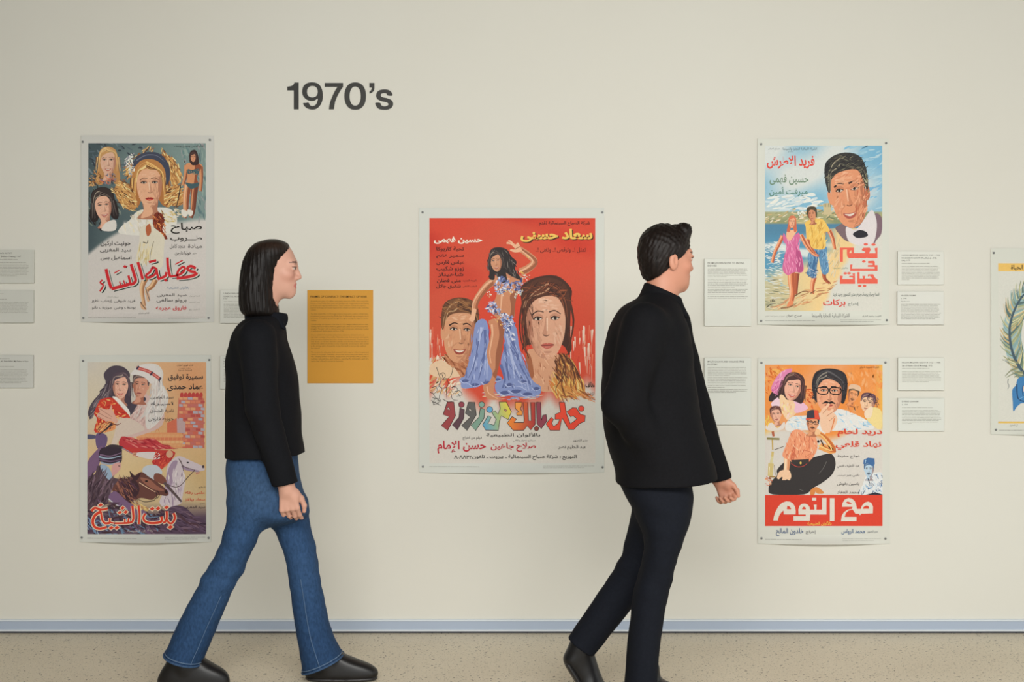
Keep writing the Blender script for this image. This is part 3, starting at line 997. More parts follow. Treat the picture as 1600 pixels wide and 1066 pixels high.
    P.poly(q2('1225,430 1270,440 1340,425 1335,480 1280,470 1225,480'), (70, 96, 100))
    P.poly(q2('1205,570 1270,580 1340,570 1330,610 1260,635 1215,600'), (64, 90, 96))
    P.dabs(q2('1225,430 1340,430 1335,480 1225,480'), [(150, 140, 110), (50, 60, 66), (190, 110, 80)], 16, 22, 10, .5, 1)
    P.poly(q2('1250,250 1240,320 1260,380 1300,390 1340,370 1330,280 1300,230'), (58, 42, 40))
    P.zoom(0, 0, 1)
    hd(1282, 305, 32, 50, .0, -.2, (206, 146, 110), (70, 48, 44), (130, 100, 90), 'bob', (170, 80, 70), 0, 1, neck=False)
    P.zoom(110, 200, 6.6625)
    P.line(q2('1150,600 1130,720 1105,830'), 12, (40, 34, 36), 7)
    P.poly(q2('1165,850 1160,900 1200,930 1230,880'), (218, 212, 202))
    P.poly(q2('1225,850 1230,900 1260,920 1280,870'), (218, 212, 202))
    # plait of auburn hair and dancing legs in white trousers
    P.poly(q2('860,940 900,880 960,900 980,980 960,1060 1000,1120 1010,1160 940,1140 880,1060'), (120, 50, 34))
    P.dabs(q2('860,940 900,880 960,900 980,980 990,1140 930,1120 870,1040'), [(196, 110, 60), (88, 30, 26), (160, 70, 44), (220, 150, 90)], 60, 60, 12, 1.0, .6)
    P.zoom(110, 350, 6.6625)
    P.poly(q2('730,60 720,180 690,330 690,420 740,450 830,380 880,470 960,440 975,260 980,140 900,60 800,0'), (212, 204, 184))
    P.dabs(q2('730,200 700,400 780,420 850,260'), [(222, 206, 160), (196, 176, 120), (216, 208, 190)], 34, 110, 14, 1.8, .3)
    P.line(q2('870,180 840,300 830,380'), 8, (140, 130, 110), 4)
    P.poly(q2('790,30 830,0 845,80 810,130 790,90'), (176, 96, 60))
    P.line(q2('760,190 800,200 810,170'), 10, (60, 50, 44), 5)
    limb(P, q2('790,560 750,650 750,740 770,850'), 64, 26, (206, 164, 122), (166, 116, 80), (224, 190, 150))
    limb(P, q2('890,580 850,650 800,690 800,740'), 60, 30, (196, 150, 106), (156, 106, 72), (222, 186, 146))
    P.poly(q2('730,830 750,810 790,870 790,895 745,885'), (204, 162, 126))
    P.line(q2('735,810 745,835 790,890'), 9, (52, 44, 42), 6)
    P.poly(q2('790,710 810,700 830,760 825,805 800,800'), (204, 166, 134))
    P.line(q2('785,660 800,715 830,800'), 8, (60, 70, 80), 6)
    # ---- lettering
    T.zoom(150, 395, 9.41)
    G, Rr = (30, 52, 44), (196, 40, 46)
    strokes = [('1470,235 1430,205 1380,200 1348,235 1400,275 1470,285', 40), ('1490,295 1440,335 1310,365 1190,375', 46), ('1190,340 1220,258 1280,210 1312,230 1282,290 1200,335 1090,350', 34),
               ('1055,72 1062,200 1092,350', 40), ('1040,285 1022,345 915,390', 40), ('895,235 905,310 925,390', 34), ('830,212 890,240 868,322 775,368 742,330 800,285 835,215', 34),
               ('620,140 658,260 692,395', 42), ('520,170 560,300 588,400 560,450 505,468', 44), ('482,335 512,460', 34), ('512,458 400,490 232,532', 48), ('352,425 372,485', 20),
               ('410,405 432,475', 20), ('152,240 190,400 232,530', 46), ('100,400 68,440 112,482 62,568', 26), ('785,140 890,112', 36), ('1170,172 1280,112', 18), ('272,302 350,258', 18)]
    for s, w in strokes:
        T.line(np.array(q2(s)) + (34, 24), w * .8, G)
    for s, w in strokes:
        T.line(np.array(q2(s)) + (16, 10), w * .95, (206, 204, 196))
    for s, w in strokes:
        T.line(q2(s), w, Rr)
    for x, y in ((430, 205), (1030, 402)):
        T.poly([(x - 16, y + 14), (x + 22, y + 22), (x + 42, y - 6), (x + 8, y - 14)], G, False)
        T.poly([(x - 30, y), (x, y + 26), (x + 28, y - 2), (x, y - 26)], Rr, False)
    T.zoom(255, 340, 16.4)
    T.text('صباح', 200, 130, 1000, 415, INK, .012, 0, 0, 3)
    T.text('طـــروب', 190, 460, 1000, 625, INK, .012, 0, 0, 3)
    T.text('ميادة', 640, 680, 1000, 805, INK)
    T.text('منجد كامل', 180, 680, 570, 810, INK)
    T.text('هونيا دارجن', 310, 860, 720, 975, INK)
    T.text('مع', 760, 905, 870, 950, (110, 106, 100))
    T.zoom(110, 350, 6.6625)
    T.text('جونيت اركين', 318, 175, 630, 235, INK, .01)
    T.text('سيد المغربى', 312, 250, 636, 300, INK, .01)
    T.text('اسماعيل يس', 318, 330, 638, 382, INK, .01)
    T.text('بالألوان الطبيعية', 1010, 648, 1240, 682, (110, 130, 150))
    T.text('سيد المغربى', 902, 722, 1212, 762, INK)
    T.text('برونو سالغى', 900, 772, 1212, 820, INK)
    T.text('فاروق عجرمه', 892, 852, 1212, 906, (190, 40, 44), .015)
    T.text('قصة وحوار', 1240, 742, 1350, 760, NOTE)
    T.text('مدير التصوير', 1240, 808, 1350, 824, NOTE)
    T.text('اخراج', 1240, 880, 1345, 904, NOTE)
    T.text('ضيوف الشرف', 388, 750, 505, 768, NOTE)
    T.text('فريد شوقى', 460, 785, 678, 822, (60, 56, 52))
    T.text('إيهاب نافع', 228, 785, 436, 824, (60, 56, 52))
    T.text('يوسف وهبى', 460, 856, 680, 892, (60, 56, 52))
    T.text('جوزيف نانو', 228, 856, 436, 892, (60, 56, 52))
    T.text('أفلام طرزى', 712, 918, 822, 942, (70, 66, 60))
    T.zoom(110, 200, 6.6625)
    T.text('افلام الدبس وحمدى يوسف', 1085, 178, 1390, 210, (40, 44, 46))
    small_print(T, 138, 214, 264, 322, 497)


# ---- lower left poster: couple, riders on horses, tower on an orange sky
def art_riders(P, T):
    P.zoom(0, 0, 1)

    def ground(u, v):
        n = vnoise(u * 1.3, v * 1.6, 1.6, 17)
        c = fmix((196, 190, 182), (212, 152, 108), (u - .42) * 5)
        c = fmix(c, (214, 176, 122), (v - .18) * 2.2)
        c = fmix(c, (200, 176, 134), (v - .5) * 3)
        c = fmix(c, (214, 196, 158), n * .6)
        return fmix(c, (92, 74, 92), (v - .80 + .06 * (n - .5)) * 9)
    P.grid(137, 566, 322.5, 834.5, ground, 60, 90)
    P.zoom(110, 550, 6.667)
    # tower and walls of brick
    br = [(206, 106, 88), (214, 128, 100), (186, 84, 80), (196, 112, 104), (176, 170, 182), (222, 160, 116)]
    P.poly(q2('1130,480 1200,440 1340,440 1395,490 1390,800 1400,1000 1160,1000 1110,760'), (198, 112, 94), False)
    for r in range(15):
        y = 470 + r * 36
        x = 1135 + (r % 2) * 22
        while x < 1375:
            w = 40 * (1 - .5 * abs(x - 1260) / 180) + 12
            P.poly([(x, y), (x + w, y + 4), (x + w, y + 30), (x, y + 27)], br[int(P.rng.integers(0, 6))] if x < 1320 else br[int(P.rng.integers(2, 5))], False)
            x += w + 5
    for k in range(6):
        x = 1145 + k * 40
        P.poly([(x, 470), (x + 4, 430), (x + 30, 425), (x + 34, 465)], (188, 70, 66), True)
    P.poly(q2('690,850 1170,830 1170,1000 700,1000'), (216, 150, 104), False)
    for r in range(4):
        for k in range(11):
            x = 700 + k * 44 + (r % 2) * 20
            P.poly([(x, 860 + r * 34), (x + 38, 858 + r * 34), (x + 38, 884 + r * 34), (x, 886 + r * 34)], [(218, 160, 112), (208, 124, 90), (222, 176, 126)][(k * 3 + r) % 3], False)
    P.poly(q2('1010,740 1110,690 1120,840 1010,840'), (206, 110, 84), False)
    P.poly(q2('1110,690 1200,730 1200,850 1115,840'), (188, 160, 160), False)
    for x in (830, 910):
        P.line([(x, 760), (x - 6, 800), (x - 24, 840)], 10, (206, 140, 96), 5)
        P.line([(x, 790), (x + 20, 840)], 9, (206, 140, 96), 5)
        P.line([(x - 24, 780), (x, 770), (x + 26, 765)], 8, (206, 140, 96), 4)
    # robe of the man
    P.poly(q2('740,400 820,460 960,560 960,760 760,860 560,900 480,830 560,760 620,690 640,560'), (206, 176, 168))
    P.poly(q2('600,590 650,520 760,470 790,500 720,560 640,650 620,650'), (74, 66, 78))
    P.dabs(q2('660,600 800,520 820,700 620,800'), [(216, 190, 182), (190, 156, 150), (204, 196, 190)], 50, 110, 18, 2.2, .4)
    P.poly(q2('640,230 700,150 820,120 920,140 970,220 960,320 1010,420 1020,520 930,720 800,800 790,600 850,430 840,320 760,250 640,235'), (212, 206, 200))
    P.dabs(q2('850,300 960,320 1010,480 930,700 810,780 830,500'), [(222, 216, 212), (190, 186, 186), (204, 190, 184)], 70, 120, 16, 1.8, .3)
    P.zoom(0, 0, 1)
    k = 1 / 6.667

    def hd(X, Y, a, b, *r, **kw):
        return head(P, 110 + X * k, 550 + Y * k, a * k, b * k, *r, **kw)
    hd(735, 350, 88, 130, .1, -.35, (206, 148, 124), (80, 66, 70), (120, 100, 98), 'short', (170, 90, 84), 0, -1, True)
    P.zoom(110, 550, 6.667)
    P.poly(q2('630,235 700,160 830,130 930,180 950,290 880,300 840,330 780,270 700,240'), (214, 208, 204))
    P.line(q2('690,165 820,205 940,285'), 34, (186, 80, 74))
    P.line(q2('690,165 820,205 940,285'), 8, (222, 150, 140))
    for x, y in ((705, 165), (850, 225), (935, 285)):
        P.line([(x - 14, y + 18), (x + 12, y - 18)], 18, (64, 56, 74))
    P.line(q2('935,290 925,340 930,400'), 10, (84, 80, 96), 3)
    # woman
    P.poly(q2('430,150 350,230 370,330 300,440 220,540 185,640 220,700 280,600 400,500 480,380 600,300 620,220 540,150'), (78, 68, 78))
    P.dabs(q2('380,330 300,440 200,600 220,690 330,540 440,440'), [(110, 98, 106), (60, 52, 62), (140, 128, 130)], 60, 120, 12, 2.2, .3)
    P.zoom(0, 0, 1)
    hd(525, 350, 98, 138, .06, .08, (222, 172, 150), (74, 62, 72), (122, 104, 110), 'long', (196, 96, 88), .6, -1)
    P.zoom(110, 550, 6.667)
    P.poly(q2('330,490 440,480 520,560 620,670 600,700 500,680 440,760 480,800 260,840 280,700 250,640 290,540'), (198, 62, 48))
    P.dabs(q2('330,500 440,490 600,690 470,700 470,790 270,820 280,560'), [(226, 120, 70), (170, 44, 40), (232, 176, 110), (208, 80, 60)], 80, 44, 18, .7, 1.2)
    P.poly(q2('440,470 500,530 600,640 625,660 610,600 540,520 480,470'), (226, 220, 212))
    P.poly(q2('300,580 400,600 430,550 440,600 480,680 500,740 400,730 330,700 280,670 290,640 310,620'), (214, 166, 146))
    for pts in ('305,590 380,640 440,680', '290,630 360,670 430,700', '290,670 350,700'):
        P.line(q2(pts), 5, (150, 96, 84), 3)
    P.poly(q2('270,780 400,720 460,740 480,800 330,840'), (222, 150, 96))
    P.dabs(q2('270,780 400,720 470,770 330,840'), [(232, 190, 130), (196, 90, 60), (120, 70, 60)], 40, 50, 12, 2.5, .5)
    P.poly(q2('500,720 620,690 780,800 640,860 520,900 470,1000 420,1000 460,860'), (208, 190, 176))
    # standard and red cloak
    P.poly(q2('540,880 700,920 860,900 960,960 1080,1000 1090,1010 560,1010'), (186, 60, 66))
    P.dabs(q2('560,900 860,905 1070,1000 700,1000'), [(206, 90, 90), (160, 44, 54), (214, 130, 120)], 50, 90, 16, .35, .3)
    P.poly(q2('180,860 270,870 270,900 180,905'), (84, 84, 110))
    P.poly(q2('270,860 350,850 390,900 360,1000 280,1000'), (104, 84, 120))
    P.line(q2('440,740 380,800 300,860'), 26, (62, 50, 56), 8)
    P.line(q2('430,740 490,760 530,740'), 12, (120, 60, 50), 5)
    P.poly(q2('360,1000 420,965 520,975 560,1010 360,1010'), (64, 54, 60))
    P.zoom(110, 700, 6.6625)
    # red rider
    P.poly(q2('540,0 660,0 900,20 1090,40 1040,140 930,230 850,140 920,90 700,90 640,60'), (190, 62, 58))
    P.poly(q2('690,50 860,40 930,60 930,110 850,120 700,85'), (214, 204, 200))
    P.dabs(q2('880,60 1080,40 1040,140 930,220 860,150'), [(214, 96, 70), (160, 44, 46), (206, 70, 60)], 50, 60, 14, 2.2, .6)
    P.ell(1035, 65, 36, 38, (206, 160, 130))
    P.line(q2('650,60 690,60 650,85'), 24, (206, 150, 124), 12)
    P.line(q2('540,0 600,30 650,60'), 10, (150, 150, 160), 6)
    # pale horse
    wh, wh2, wh3 = (206, 192, 198), (160, 138, 160), (224, 216, 214)
    P.poly(q2('1090,100 1160,90 1250,130 1380,190 1400,230 1330,240 1240,230 1180,210 1200,330 1170,500 1150,580 1000,620 930,560 1000,400 1010,200'), wh)
    P.poly(q2('1060,150 1120,140 1080,260 1060,400 1010,480 1000,300'), wh2)
    P.poly(q2('1160,180 1250,215 1340,235 1330,250 1240,240 1180,220'), wh2)
    P.dabs(q2('1000,320 1180,250 1160,520 980,600'), [wh2, wh3, wh, (188, 170, 186)], 60, 100, 16, 1.5, .4)
    P.ell(1225, 152, 13, 8, (50, 42, 48))
    P.ell(1385, 195, 12, 16, (70, 56, 66))
    P.line(q2('1310,265 1355,255'), 14, (190, 110, 110), 5)
    for pts in ('1150,130 1180,190 1300,230', '1300,230 1230,300 1150,390 1080,405 1000,370', '1130,110 1170,180 1180,240'):
        P.line(q2(pts), 8, (84, 64, 62), 6)
    P.poly(q2('780,190 900,180 960,260 880,320 900,360 760,260'), (190, 196, 204))
    P.poly(q2('880,270 940,270 1000,330 990,380 880,340'), (126, 78, 66))
    P.line(q2('980,360 1080,470 1160,560'), 34, (92, 76, 78), 20)
    # dark bay horse
    bay, bay2, bay3 = (104, 66, 60), (66, 44, 50), (150, 98, 82)
    P.poly(q2('470,330 560,320 640,310 740,250 820,300 900,350 990,420 1025,470 1000,500 920,490 850,540 740,520 640,560 600,610 500,520 430,420'), bay)
    P.poly(q2('640,330 700,360 720,450 650,560 600,600 560,480'), bay2)
    P.poly(q2('620,240 680,290 740,250 700,330 650,320'), bay2)
    P.poly(q2('730,310 830,330 900,390 980,440 900,440 800,390'), bay3)
    P.dabs(q2('480,350 640,330 700,520 600,590 470,440'), [bay, bay2, bay3, (84, 56, 70)], 90, 110, 16, .9, .4)
    P.dabs(q2('500,330 640,300 680,260 620,330 520,350'), [bay2, (130, 90, 84)], 30, 60, 9, .5, .5)
    P.ell(795, 345, 16, 9, (36, 28, 30))
    P.ell(1000, 455, 14, 20, (50, 34, 36))
    for pts in ('720,360 800,410 890,460', '890,460 905,500 880,540', '880,545 780,560 700,530', '905,440 930,490 900,530'):
        P.line(q2(pts), 9, (214, 180, 150) if pts[0] == '7' else (60, 44, 46), 6)
    # cloaked rider in the foreground
    P.poly(q2('180,150 300,0 340,0 300,180 250,260 180,330'), (120, 92, 122))
    P.poly(q2('180,330 260,270 300,180 440,300 500,330 440,420 400,560 300,620 180,640'), (86, 68, 78))
    P.poly(q2('300,110 330,0 520,0 540,60 530,150 440,170 330,150'), (58, 46, 58))
    for pts, c in (('300,90 400,110 540,80', (150, 166, 186)), ('300,115 420,140 530,120', (110, 84, 110)), ('310,70 420,85 530,50', (120, 96, 120)), ('320,150 420,170 520,140', (150, 160, 180))):
        P.line(q2(pts), 18, c, 8)
    P.poly(q2('440,180 520,150 525,210 490,260 440,290'), (206, 156, 150))
    P.line(q2('500,185 520,188'), 8, (50, 40, 46))
    P.poly(q2('320,170 400,200 440,300 400,330 330,240'), (150, 170, 192))
    P.dabs(q2('190,350 300,220 440,320 400,540 200,620'), [(104, 84, 92), (66, 50, 60), (122, 98, 112), (84, 64, 70)], 90, 130, 20, 2.0, .4)
    P.poly(q2('400,520 470,450 600,560 720,620 800,690 640,690 500,600'), (122, 94, 126))
    P.line(q2('400,530 480,590 600,640'), 12, (206, 206, 214), 5)
    # sweep of dark ground and cloak
    P.poly(q2('1010,640 1100,600 1200,620 1300,710 1410,770 1410,890 900,890 760,830 900,760'), (88, 68, 88))
    P.dabs(q2('860,700 1100,610 1400,780 1400,880 700,880'), [(104, 82, 104), (66, 50, 66), (120, 96, 112), (84, 60, 70)], 110, 150, 22, .4, .4)
    P.dabs(q2('190,640 420,560 700,700 900,700 860,880 190,880'), [(84, 62, 78), (60, 46, 58), (110, 84, 110), (104, 128, 156), (72, 50, 56)], 150, 130, 24, .5, .9)
    P.dabs(q2('190,760 330,700 420,860 220,885'), [(112, 140, 170), (80, 70, 96), (140, 160, 184)], 30, 90, 24, .9, .5)
    P.dabs(q2('620,560 760,580 820,650 700,640'), [(222, 196, 130), (214, 180, 110), (190, 140, 96)], 24, 70, 20, .5, .4)
    # ---- lettering
    T.zoom(135, 780, 10.667)
    strokes = [('1458,232 1482,310 1440,392 1385,395 1345,335', 40), ('1342,200 1345,300 1320,375 1280,390', 40), ('1255,290 1262,350 1225,385 1090,398 985,370 955,305 988,240', 44),
               ('875,105 890,250 880,418', 40), ('772,110 788,270 782,350 740,388 600,400 480,400', 40), ('712,318 700,385', 30), ('648,328 645,392', 28), ('398,312 400,380 470,398', 30),
               ('400,392 320,400 270,345 250,225', 40), ('92,200 150,145 250,175 362,155', 44), ('255,200 150,270 112,370 140,455 230,492 345,462', 48)]
    dia = [(1405, 465, 52, 36), (1340, 137, 42, 34), (1103, 160, 44, 34), (1200, 155, 44, 34), (610, 147, 40, 32), (562, 222, 40, 32), (662, 215, 40, 32), (420, 476, 44, 32), (515, 474, 44, 32),
           (243, 96, 42, 32)]

    def dm(x, y, a, b_, c):
        T.poly([(x - a, y + 4), (x + 2, y - b_), (x + a, y - 4), (x - 2, y + b_)], c, False)
    for s, w in strokes:
        T.line(q2(s), w + 24, (226, 208, 182), w + 18)
    for x, y, a, b_ in dia:
        dm(x, y, a + 18, b_ + 16, (226, 208, 182))
    for s, w in strokes:
        T.line(q2(s), w, (212, 66, 46), w * .8)
    for x, y, a, b_ in dia:
        dm(x, y, a, b_, (212, 66, 46))
    T.text('بالألوان الطبيعية', 690, 500, 1110, 555, (196, 186, 180))
    T.zoom(225, 560, 10.152)
    T.text('سميرة توفيق', 385, 245, 940, 360, (46, 44, 46), .015, 0, 0, 3)
    T.text('عماد حمدى', 375, 400, 940, 520, (46, 44, 46), .015, 0, 0, 3)
    T.text('افلام فوزى اخوان', 530, 98, 785, 132, (70, 56, 48))
    T.text('يقدمون', 570, 150, 740, 165, (90, 70, 58))
    T.text('المطربة البدوية', 545, 178, 765, 202, (70, 56, 48))
    T.text('سيد المغربى', 110, 590, 475, 650, (58, 54, 54))
    T.text('أميرة', 112, 690, 475, 752, (58, 54, 54))
    T.text('ناديه الجندى', 100, 800, 475, 868, (58, 54, 54))
    T.text('جوزيه فارحى', 70, 930, 475, 1000, (58, 54, 54))
    T.zoom(110, 700, 6.6625)
    T.text('انتاج', 1335, 400, 1405, 420, (70, 56, 60))
    T.text('حلمى رفله', 1195, 450, 1405, 486, (200, 70, 56), .01)
    T.text('سعاد بيالاز', 1195, 520, 1405, 556, (200, 70, 56), .01)
    T.text('اخراج', 1350, 570, 1402, 588, (70, 56, 60))
    T.text('سيد المغربى', 1185, 600, 1405, 634, (60, 46, 56), .01)
    small_print(T, 137, 215, 259, 322, 841)


# ---- upper right poster: couple on a beach, large head of a man
def art_beach(P, T):
    P.zoom(0, 0, 1)
    gr = (208, 206, 196)

    def ground(u, v):
        n = vnoise(u * 1.2, v * 2.5, 1.5, 27)
        n2 = vnoise(u * 1.0, v * 6, 2.4, 31)
        sky = fmix((126, 176, 200), (206, 210, 206), n * 1.5 - .3 + .3 * (1 - u))
        sky = fmix(sky, (96, 160, 200), (u - .8) * 2)
        hill = fmix((190, 180, 134), (132, 140, 104), n2 * 1.4 - .2)
        sea = fmix((86, 144, 174), (206, 212, 208), (n2 - .5) * 4)
        sea = fmix((80, 128, 156), sea, (v - .52) * 12)
        shore = fmix((190, 184, 150), (226, 196, 140), u * 2.2 + .4 * (n - .5))
        c = np.where((v < .40)[:, None], sky, np.where((v < .475)[:, None], hill, sea))
        c = fmix(c, shore, (v - .74 + .9 * (u - .0) * .28 - .03 * n) * 14 * (v > .4))
        c = fmix(c, shore, ((u - .5) * 8 - (v < .50) * 9) * (v > .44))
        c = fmix(c, gr, ((u + v * .72 - 1.16 - .03 * n2) * 22) * (v > .5))
        return c
    P.grid(1195, 228, 1378, 486, ground, 70, 110)
    P.zoom(1170, 355, 6.66)
    P.dabs(q2('175,190 350,180 350,520 420,600 175,560'), [(222, 224, 218), (150, 186, 196), (96, 148, 172), (206, 210, 200)], 130, 60, 12, .1, .4)
    P.dabs(q2('175,560 420,560 420,740 175,860'), [(176, 170, 138), (206, 204, 190), (150, 150, 122), (190, 176, 140)], 70, 90, 14, .1, .25)
    P.dabs(q2('480,700 860,560 900,600 700,760 330,860 200,870'), [(214, 166, 112), (226, 196, 150), (180, 130, 90), (206, 140, 100)], 70, 100, 14, -.3, .3)
    P.dabs(q2('820,300 940,160 940,400 860,520'), [(226, 196, 150), (214, 200, 170), (200, 180, 140)], 40, 90, 16, 1.9, .4)
    P.zoom(1170, 205, 6.66)
    P.dabs(q2('175,880 560,790 900,770 930,920 175,960'), [(150, 152, 104), (196, 170, 120), (214, 190, 150), (110, 120, 90), (222, 212, 190)], 120, 60, 16, -.2, .5)
    P.dabs(q2('500,830 560,800 580,880 520,890'), [(220, 222, 214), (206, 210, 200)], 14, 30, 16, .5, 1)
    P.poly(q2('770,755 850,745 860,870 780,870'), (196, 180, 140), False)
    for kx in range(5):
        P.line([(780 + kx * 16, 752), (782 + kx * 16, 790)], 5, (110, 104, 80), smooth=False)
    P.dabs(q2('200,700 640,660 700,780 300,830'), [(216, 220, 216), (196, 210, 214), (222, 222, 212)], 50, 130, 34, -.15, .3)
    P.dabs(q2('1000,165 1380,165 1380,760 1290,740'), [(128, 180, 208), (150, 190, 208), (172, 200, 210), (116, 170, 202)], 60, 110, 30, -.3, .25)
    # coat, collar, bow tie
    P.zoom(1170, 205, 6.66)
    P.poly(q2('920,990 980,960 1010,1000 1020,1066 1040,1150 980,1120 900,1020'), (120, 100, 104))
    P.poly(q2('1310,860 1380,900 1378,1060 1330,1130 1290,1180 1300,1000'), (122, 98, 108))
    P.poly(q2('1010,1000 1120,1020 1260,830 1310,870 1330,1000 1290,1170 1180,1190 1040,1150'), (214, 206, 206))
    P.poly(q2('1080,1075 1110,1045 1160,1030 1220,1050 1235,1090 1180,1110 1120,1110'), (44, 42, 48))
    # large head
    P.zoom(0, 0, 1)
    k = 1 / 6.66

    def hd(X, Y, a, b, *r, **kw):
        return head(P, 1170 + X * k, 205 + Y * k, a * k, b * k, *r, **kw)
    L = hd(1035, 640, 218, 370, -.14, -.2, (216, 146, 108), (46, 46, 46), (96, 92, 78), 'short', (170, 84, 72), .8, 1, man=True, neck=False)
    P.zoom(1170, 205, 6.66)
    P.zoom(0, 0, 1)
    P.dabs(L([-.95, -.3, -.8, -1.0, 0, -1.3, .75, -1.1, .98, -.5, .9, -.1, .8, -.35, .5, -.66, -.3, -.66, -.75, -.45]), [(36, 36, 38), (60, 58, 54), (120, 114, 92), (44, 44, 46), (44, 42, 44)], 110, 12, 1.7, -.5, .5)
    P.dabs(L([.7, -.5, .98, -.5, .95, .1, .8, .2]), [(150, 146, 110), (60, 60, 52), (180, 176, 146)], 30, 5, 1.8, 1.3, .6)
    P.zoom(1170, 205, 6.66)
    P.dabs(q2('900,480 1100,420 1180,560 980,600'), [(226, 166, 130), (206, 132, 98), (220, 150, 116)], 40, 80, 16, -.4, .4)
    P.dabs(q2('1120,650 1230,620 1220,840 1100,940'), [(206, 128, 94), (190, 108, 78), (224, 160, 124)], 50, 80, 16, 1.9, .4)
    # walking couple
    sk, sks, skl = (220, 134, 92), (176, 92, 62), (236, 178, 140)
    P.zoom(1170, 355, 6.66)
    limb(P, q2('680,520 660,600 655,690'), 54, 34, sk, sks, skl)
    limb(P, q2('780,480 790,540 840,585'), 44, 26, sks, (140, 74, 54))
    P.poly(q2('670,220 610,300 620,420 600,490 690,530 705,440 720,300 760,480 820,480 830,420 810,300 800,200'), (92, 136, 172))
    P.poly(q2('700,240 720,310 700,440 690,520 640,520 660,400 680,300'), (66, 104, 144))
    P.dabs(q2('620,300 700,260 800,220 825,430 760,470 730,320 690,520 610,480'), [(120, 160, 190), (60, 90, 128), (150, 184, 206)], 60, 60, 10, 1.7, .4)
    P.dabs(q2('610,430 700,440 690,530 600,500'), [(120, 140, 170), (70, 90, 120), (170, 180, 196)], 24, 40, 14, .3, .4)
    limb(P, q2('830,30 870,120 890,230'), 50, 28, sk, sks, skl)
    limb(P, q2('600,120 640,210 700,300'), 50, 30, sk, sks, skl)
    P.poly(q2('590,0 600,120 630,130 650,210 740,235 800,200 790,60 840,40 780,-70 720,-90 640,-80 580,-40'), (228, 186, 96))
    P.dabs(q2('600,-40 780,-50 800,180 680,220 640,120'), [(236, 204, 124), (206, 156, 70), (220, 172, 84), (190, 140, 66)], 60, 70, 12, 1.8, .5)
    P.zoom(0, 0, 1)
    hd(655, 865, 46, 72, -.1, -.2, (206, 140, 104), (70, 60, 46), (120, 106, 76), 'curly', (150, 80, 66), 0, -1, man=True)
    P.zoom(1170, 355, 6.66)
    limb(P, q2('500,480 490,600 485,700'), 56, 30, sks, (140, 74, 54))
    limb(P, q2('440,450 440,560 450,680 430,790'), 84, 40, sk, sks, skl)
    P.poly(q2('420,770 460,770 450,810 400,828 395,815'), sk)
    limb(P, q2('350,90 310,180 265,270 240,370'), 44, 26, sk, sks, skl)
    limb(P, q2('540,80 590,180 660,270 720,300'), 44, 26, sk, sks, skl)
    P.poly(q2('360,60 390,110 430,140 480,80 520,60 530,120 510,190 550,300 565,460 470,470 400,500 350,440 365,320 390,200 355,140'), (206, 104, 148))
    P.poly(q2('500,200 540,300 560,450 500,460 490,300'), (176, 78, 124))
    P.dabs(q2('370,130 500,120 545,300 550,440 370,440 390,220'), [(222, 134, 172), (190, 88, 134), (226, 160, 188)], 60, 70, 11, 1.5, .4)
    P.poly(q2('400,40 390,110 430,140 480,70 500,30'), skl)
    P.zoom(0, 0, 1)
    hd(450, 945, 40, 62, .05, .05, (226, 166, 132), (200, 106, 76), (226, 150, 110), 'long', (190, 80, 74), .4, 1, neck=False)
    P.zoom(1170, 355, 6.66)
    P.line(q2('470,720 560,670 620,670'), 14, (120, 84, 60), 5)
    P.line(q2('330,845 420,830 500,790'), 12, (120, 88, 64), 5)
    P.line(q2('640,690 690,660'), 12, (110, 76, 56), 5)
    # ---- lettering
    T.zoom(1300, 375, 13.325)
    R2 = (224, 98, 80)
    T.poly(q2('160,160 450,160 450,275 660,275 685,262 690,250 610,215 640,165 780,160 800,200 775,260 765,280 905,280 880,175 940,160 940,382 740,382 715,368 700,382 470,382 455,368 445,382 350,382 '
              '315,350 305,290 305,195 222,205 222,455 160,455'), R2, False, [q2('385,215 400,222 400,275 350,275')])
    for x, y in ((697, 92), (858, 98), (657, 450), (272, 697), (350, 695), (572, 958), (672, 957)):
        T.ell(x, y, 46 if y < 200 else 38, 24, R2)
    T.poly(q2('372,515 420,510 405,600 885,600 880,565 740,560 740,525 840,520 840,490 745,485 745,440 860,435 885,455 885,525 942,525 942,648 372,648'), R2, False)
    T.poly(q2('160,745 220,750 210,815 430,815 425,780 350,775 355,750 440,745 415,700 470,695 475,915 160,915'), R2, False)
    T.poly(q2('522,672 568,672 570,805 640,805 625,750 690,750 675,805 830,805 780,745 740,768 742,720 850,715 890,790 945,825 945,912 522,912'), R2, False)
    T.zoom(1195, 225, 12.54)
    T.text('فريد الاطرش', 38, 232, 970, 490, (214, 74, 62), .022, 0, 0, 3)
    T.text('حسين فهمى', 90, 600, 850, 805, (104, 130, 104), .008, 0, 0, 3)
    T.text('ميرفت أمين', 85, 840, 835, 1025, (84, 128, 112), .008, 0, 0, 3)
    T.text('الشركة اللبنانية للتجارة والسينما', 350, 70, 1015, 135, (66, 84, 92))
    T.text('صباح اخوان', 60, 80, 290, 122, (90, 104, 110))
    T.text('تقدم', 450, 145, 555, 172, (90, 104, 110))
    T.zoom(1190, 450, 8.0)
    T.text('قصة وحوار يوسف جوهر مدير التصوير وحيد فريد', 890, 50, 1466, 112, (84, 96, 88))
    T.text('بركات', 765, 140, 1045, 240, (206, 72, 62), .02, 0, 0, 3)
    T.text('إخراج', 1075, 180, 1210, 226, (76, 92, 84))
    T.text('الشركة اللبنانية للتجارة والسينما', 628, 318, 1095, 380, (84, 84, 80))
    T.text('صباح اخوان', 302, 330, 498, 372, (84, 84, 80))
    T.text('توزيع فى جميع انحاء العالم', 45, 344, 285, 366, NOTE)
    T.text('الكويت وعموم الشرق', 1255, 340, 1490, 370, (120, 120, 114))
    T.text('هاف', 105, 136, 168, 176, (54, 54, 46), .02)
    T.line(q2('60,245 110,205 175,195'), 12, (54, 54, 46), 4)
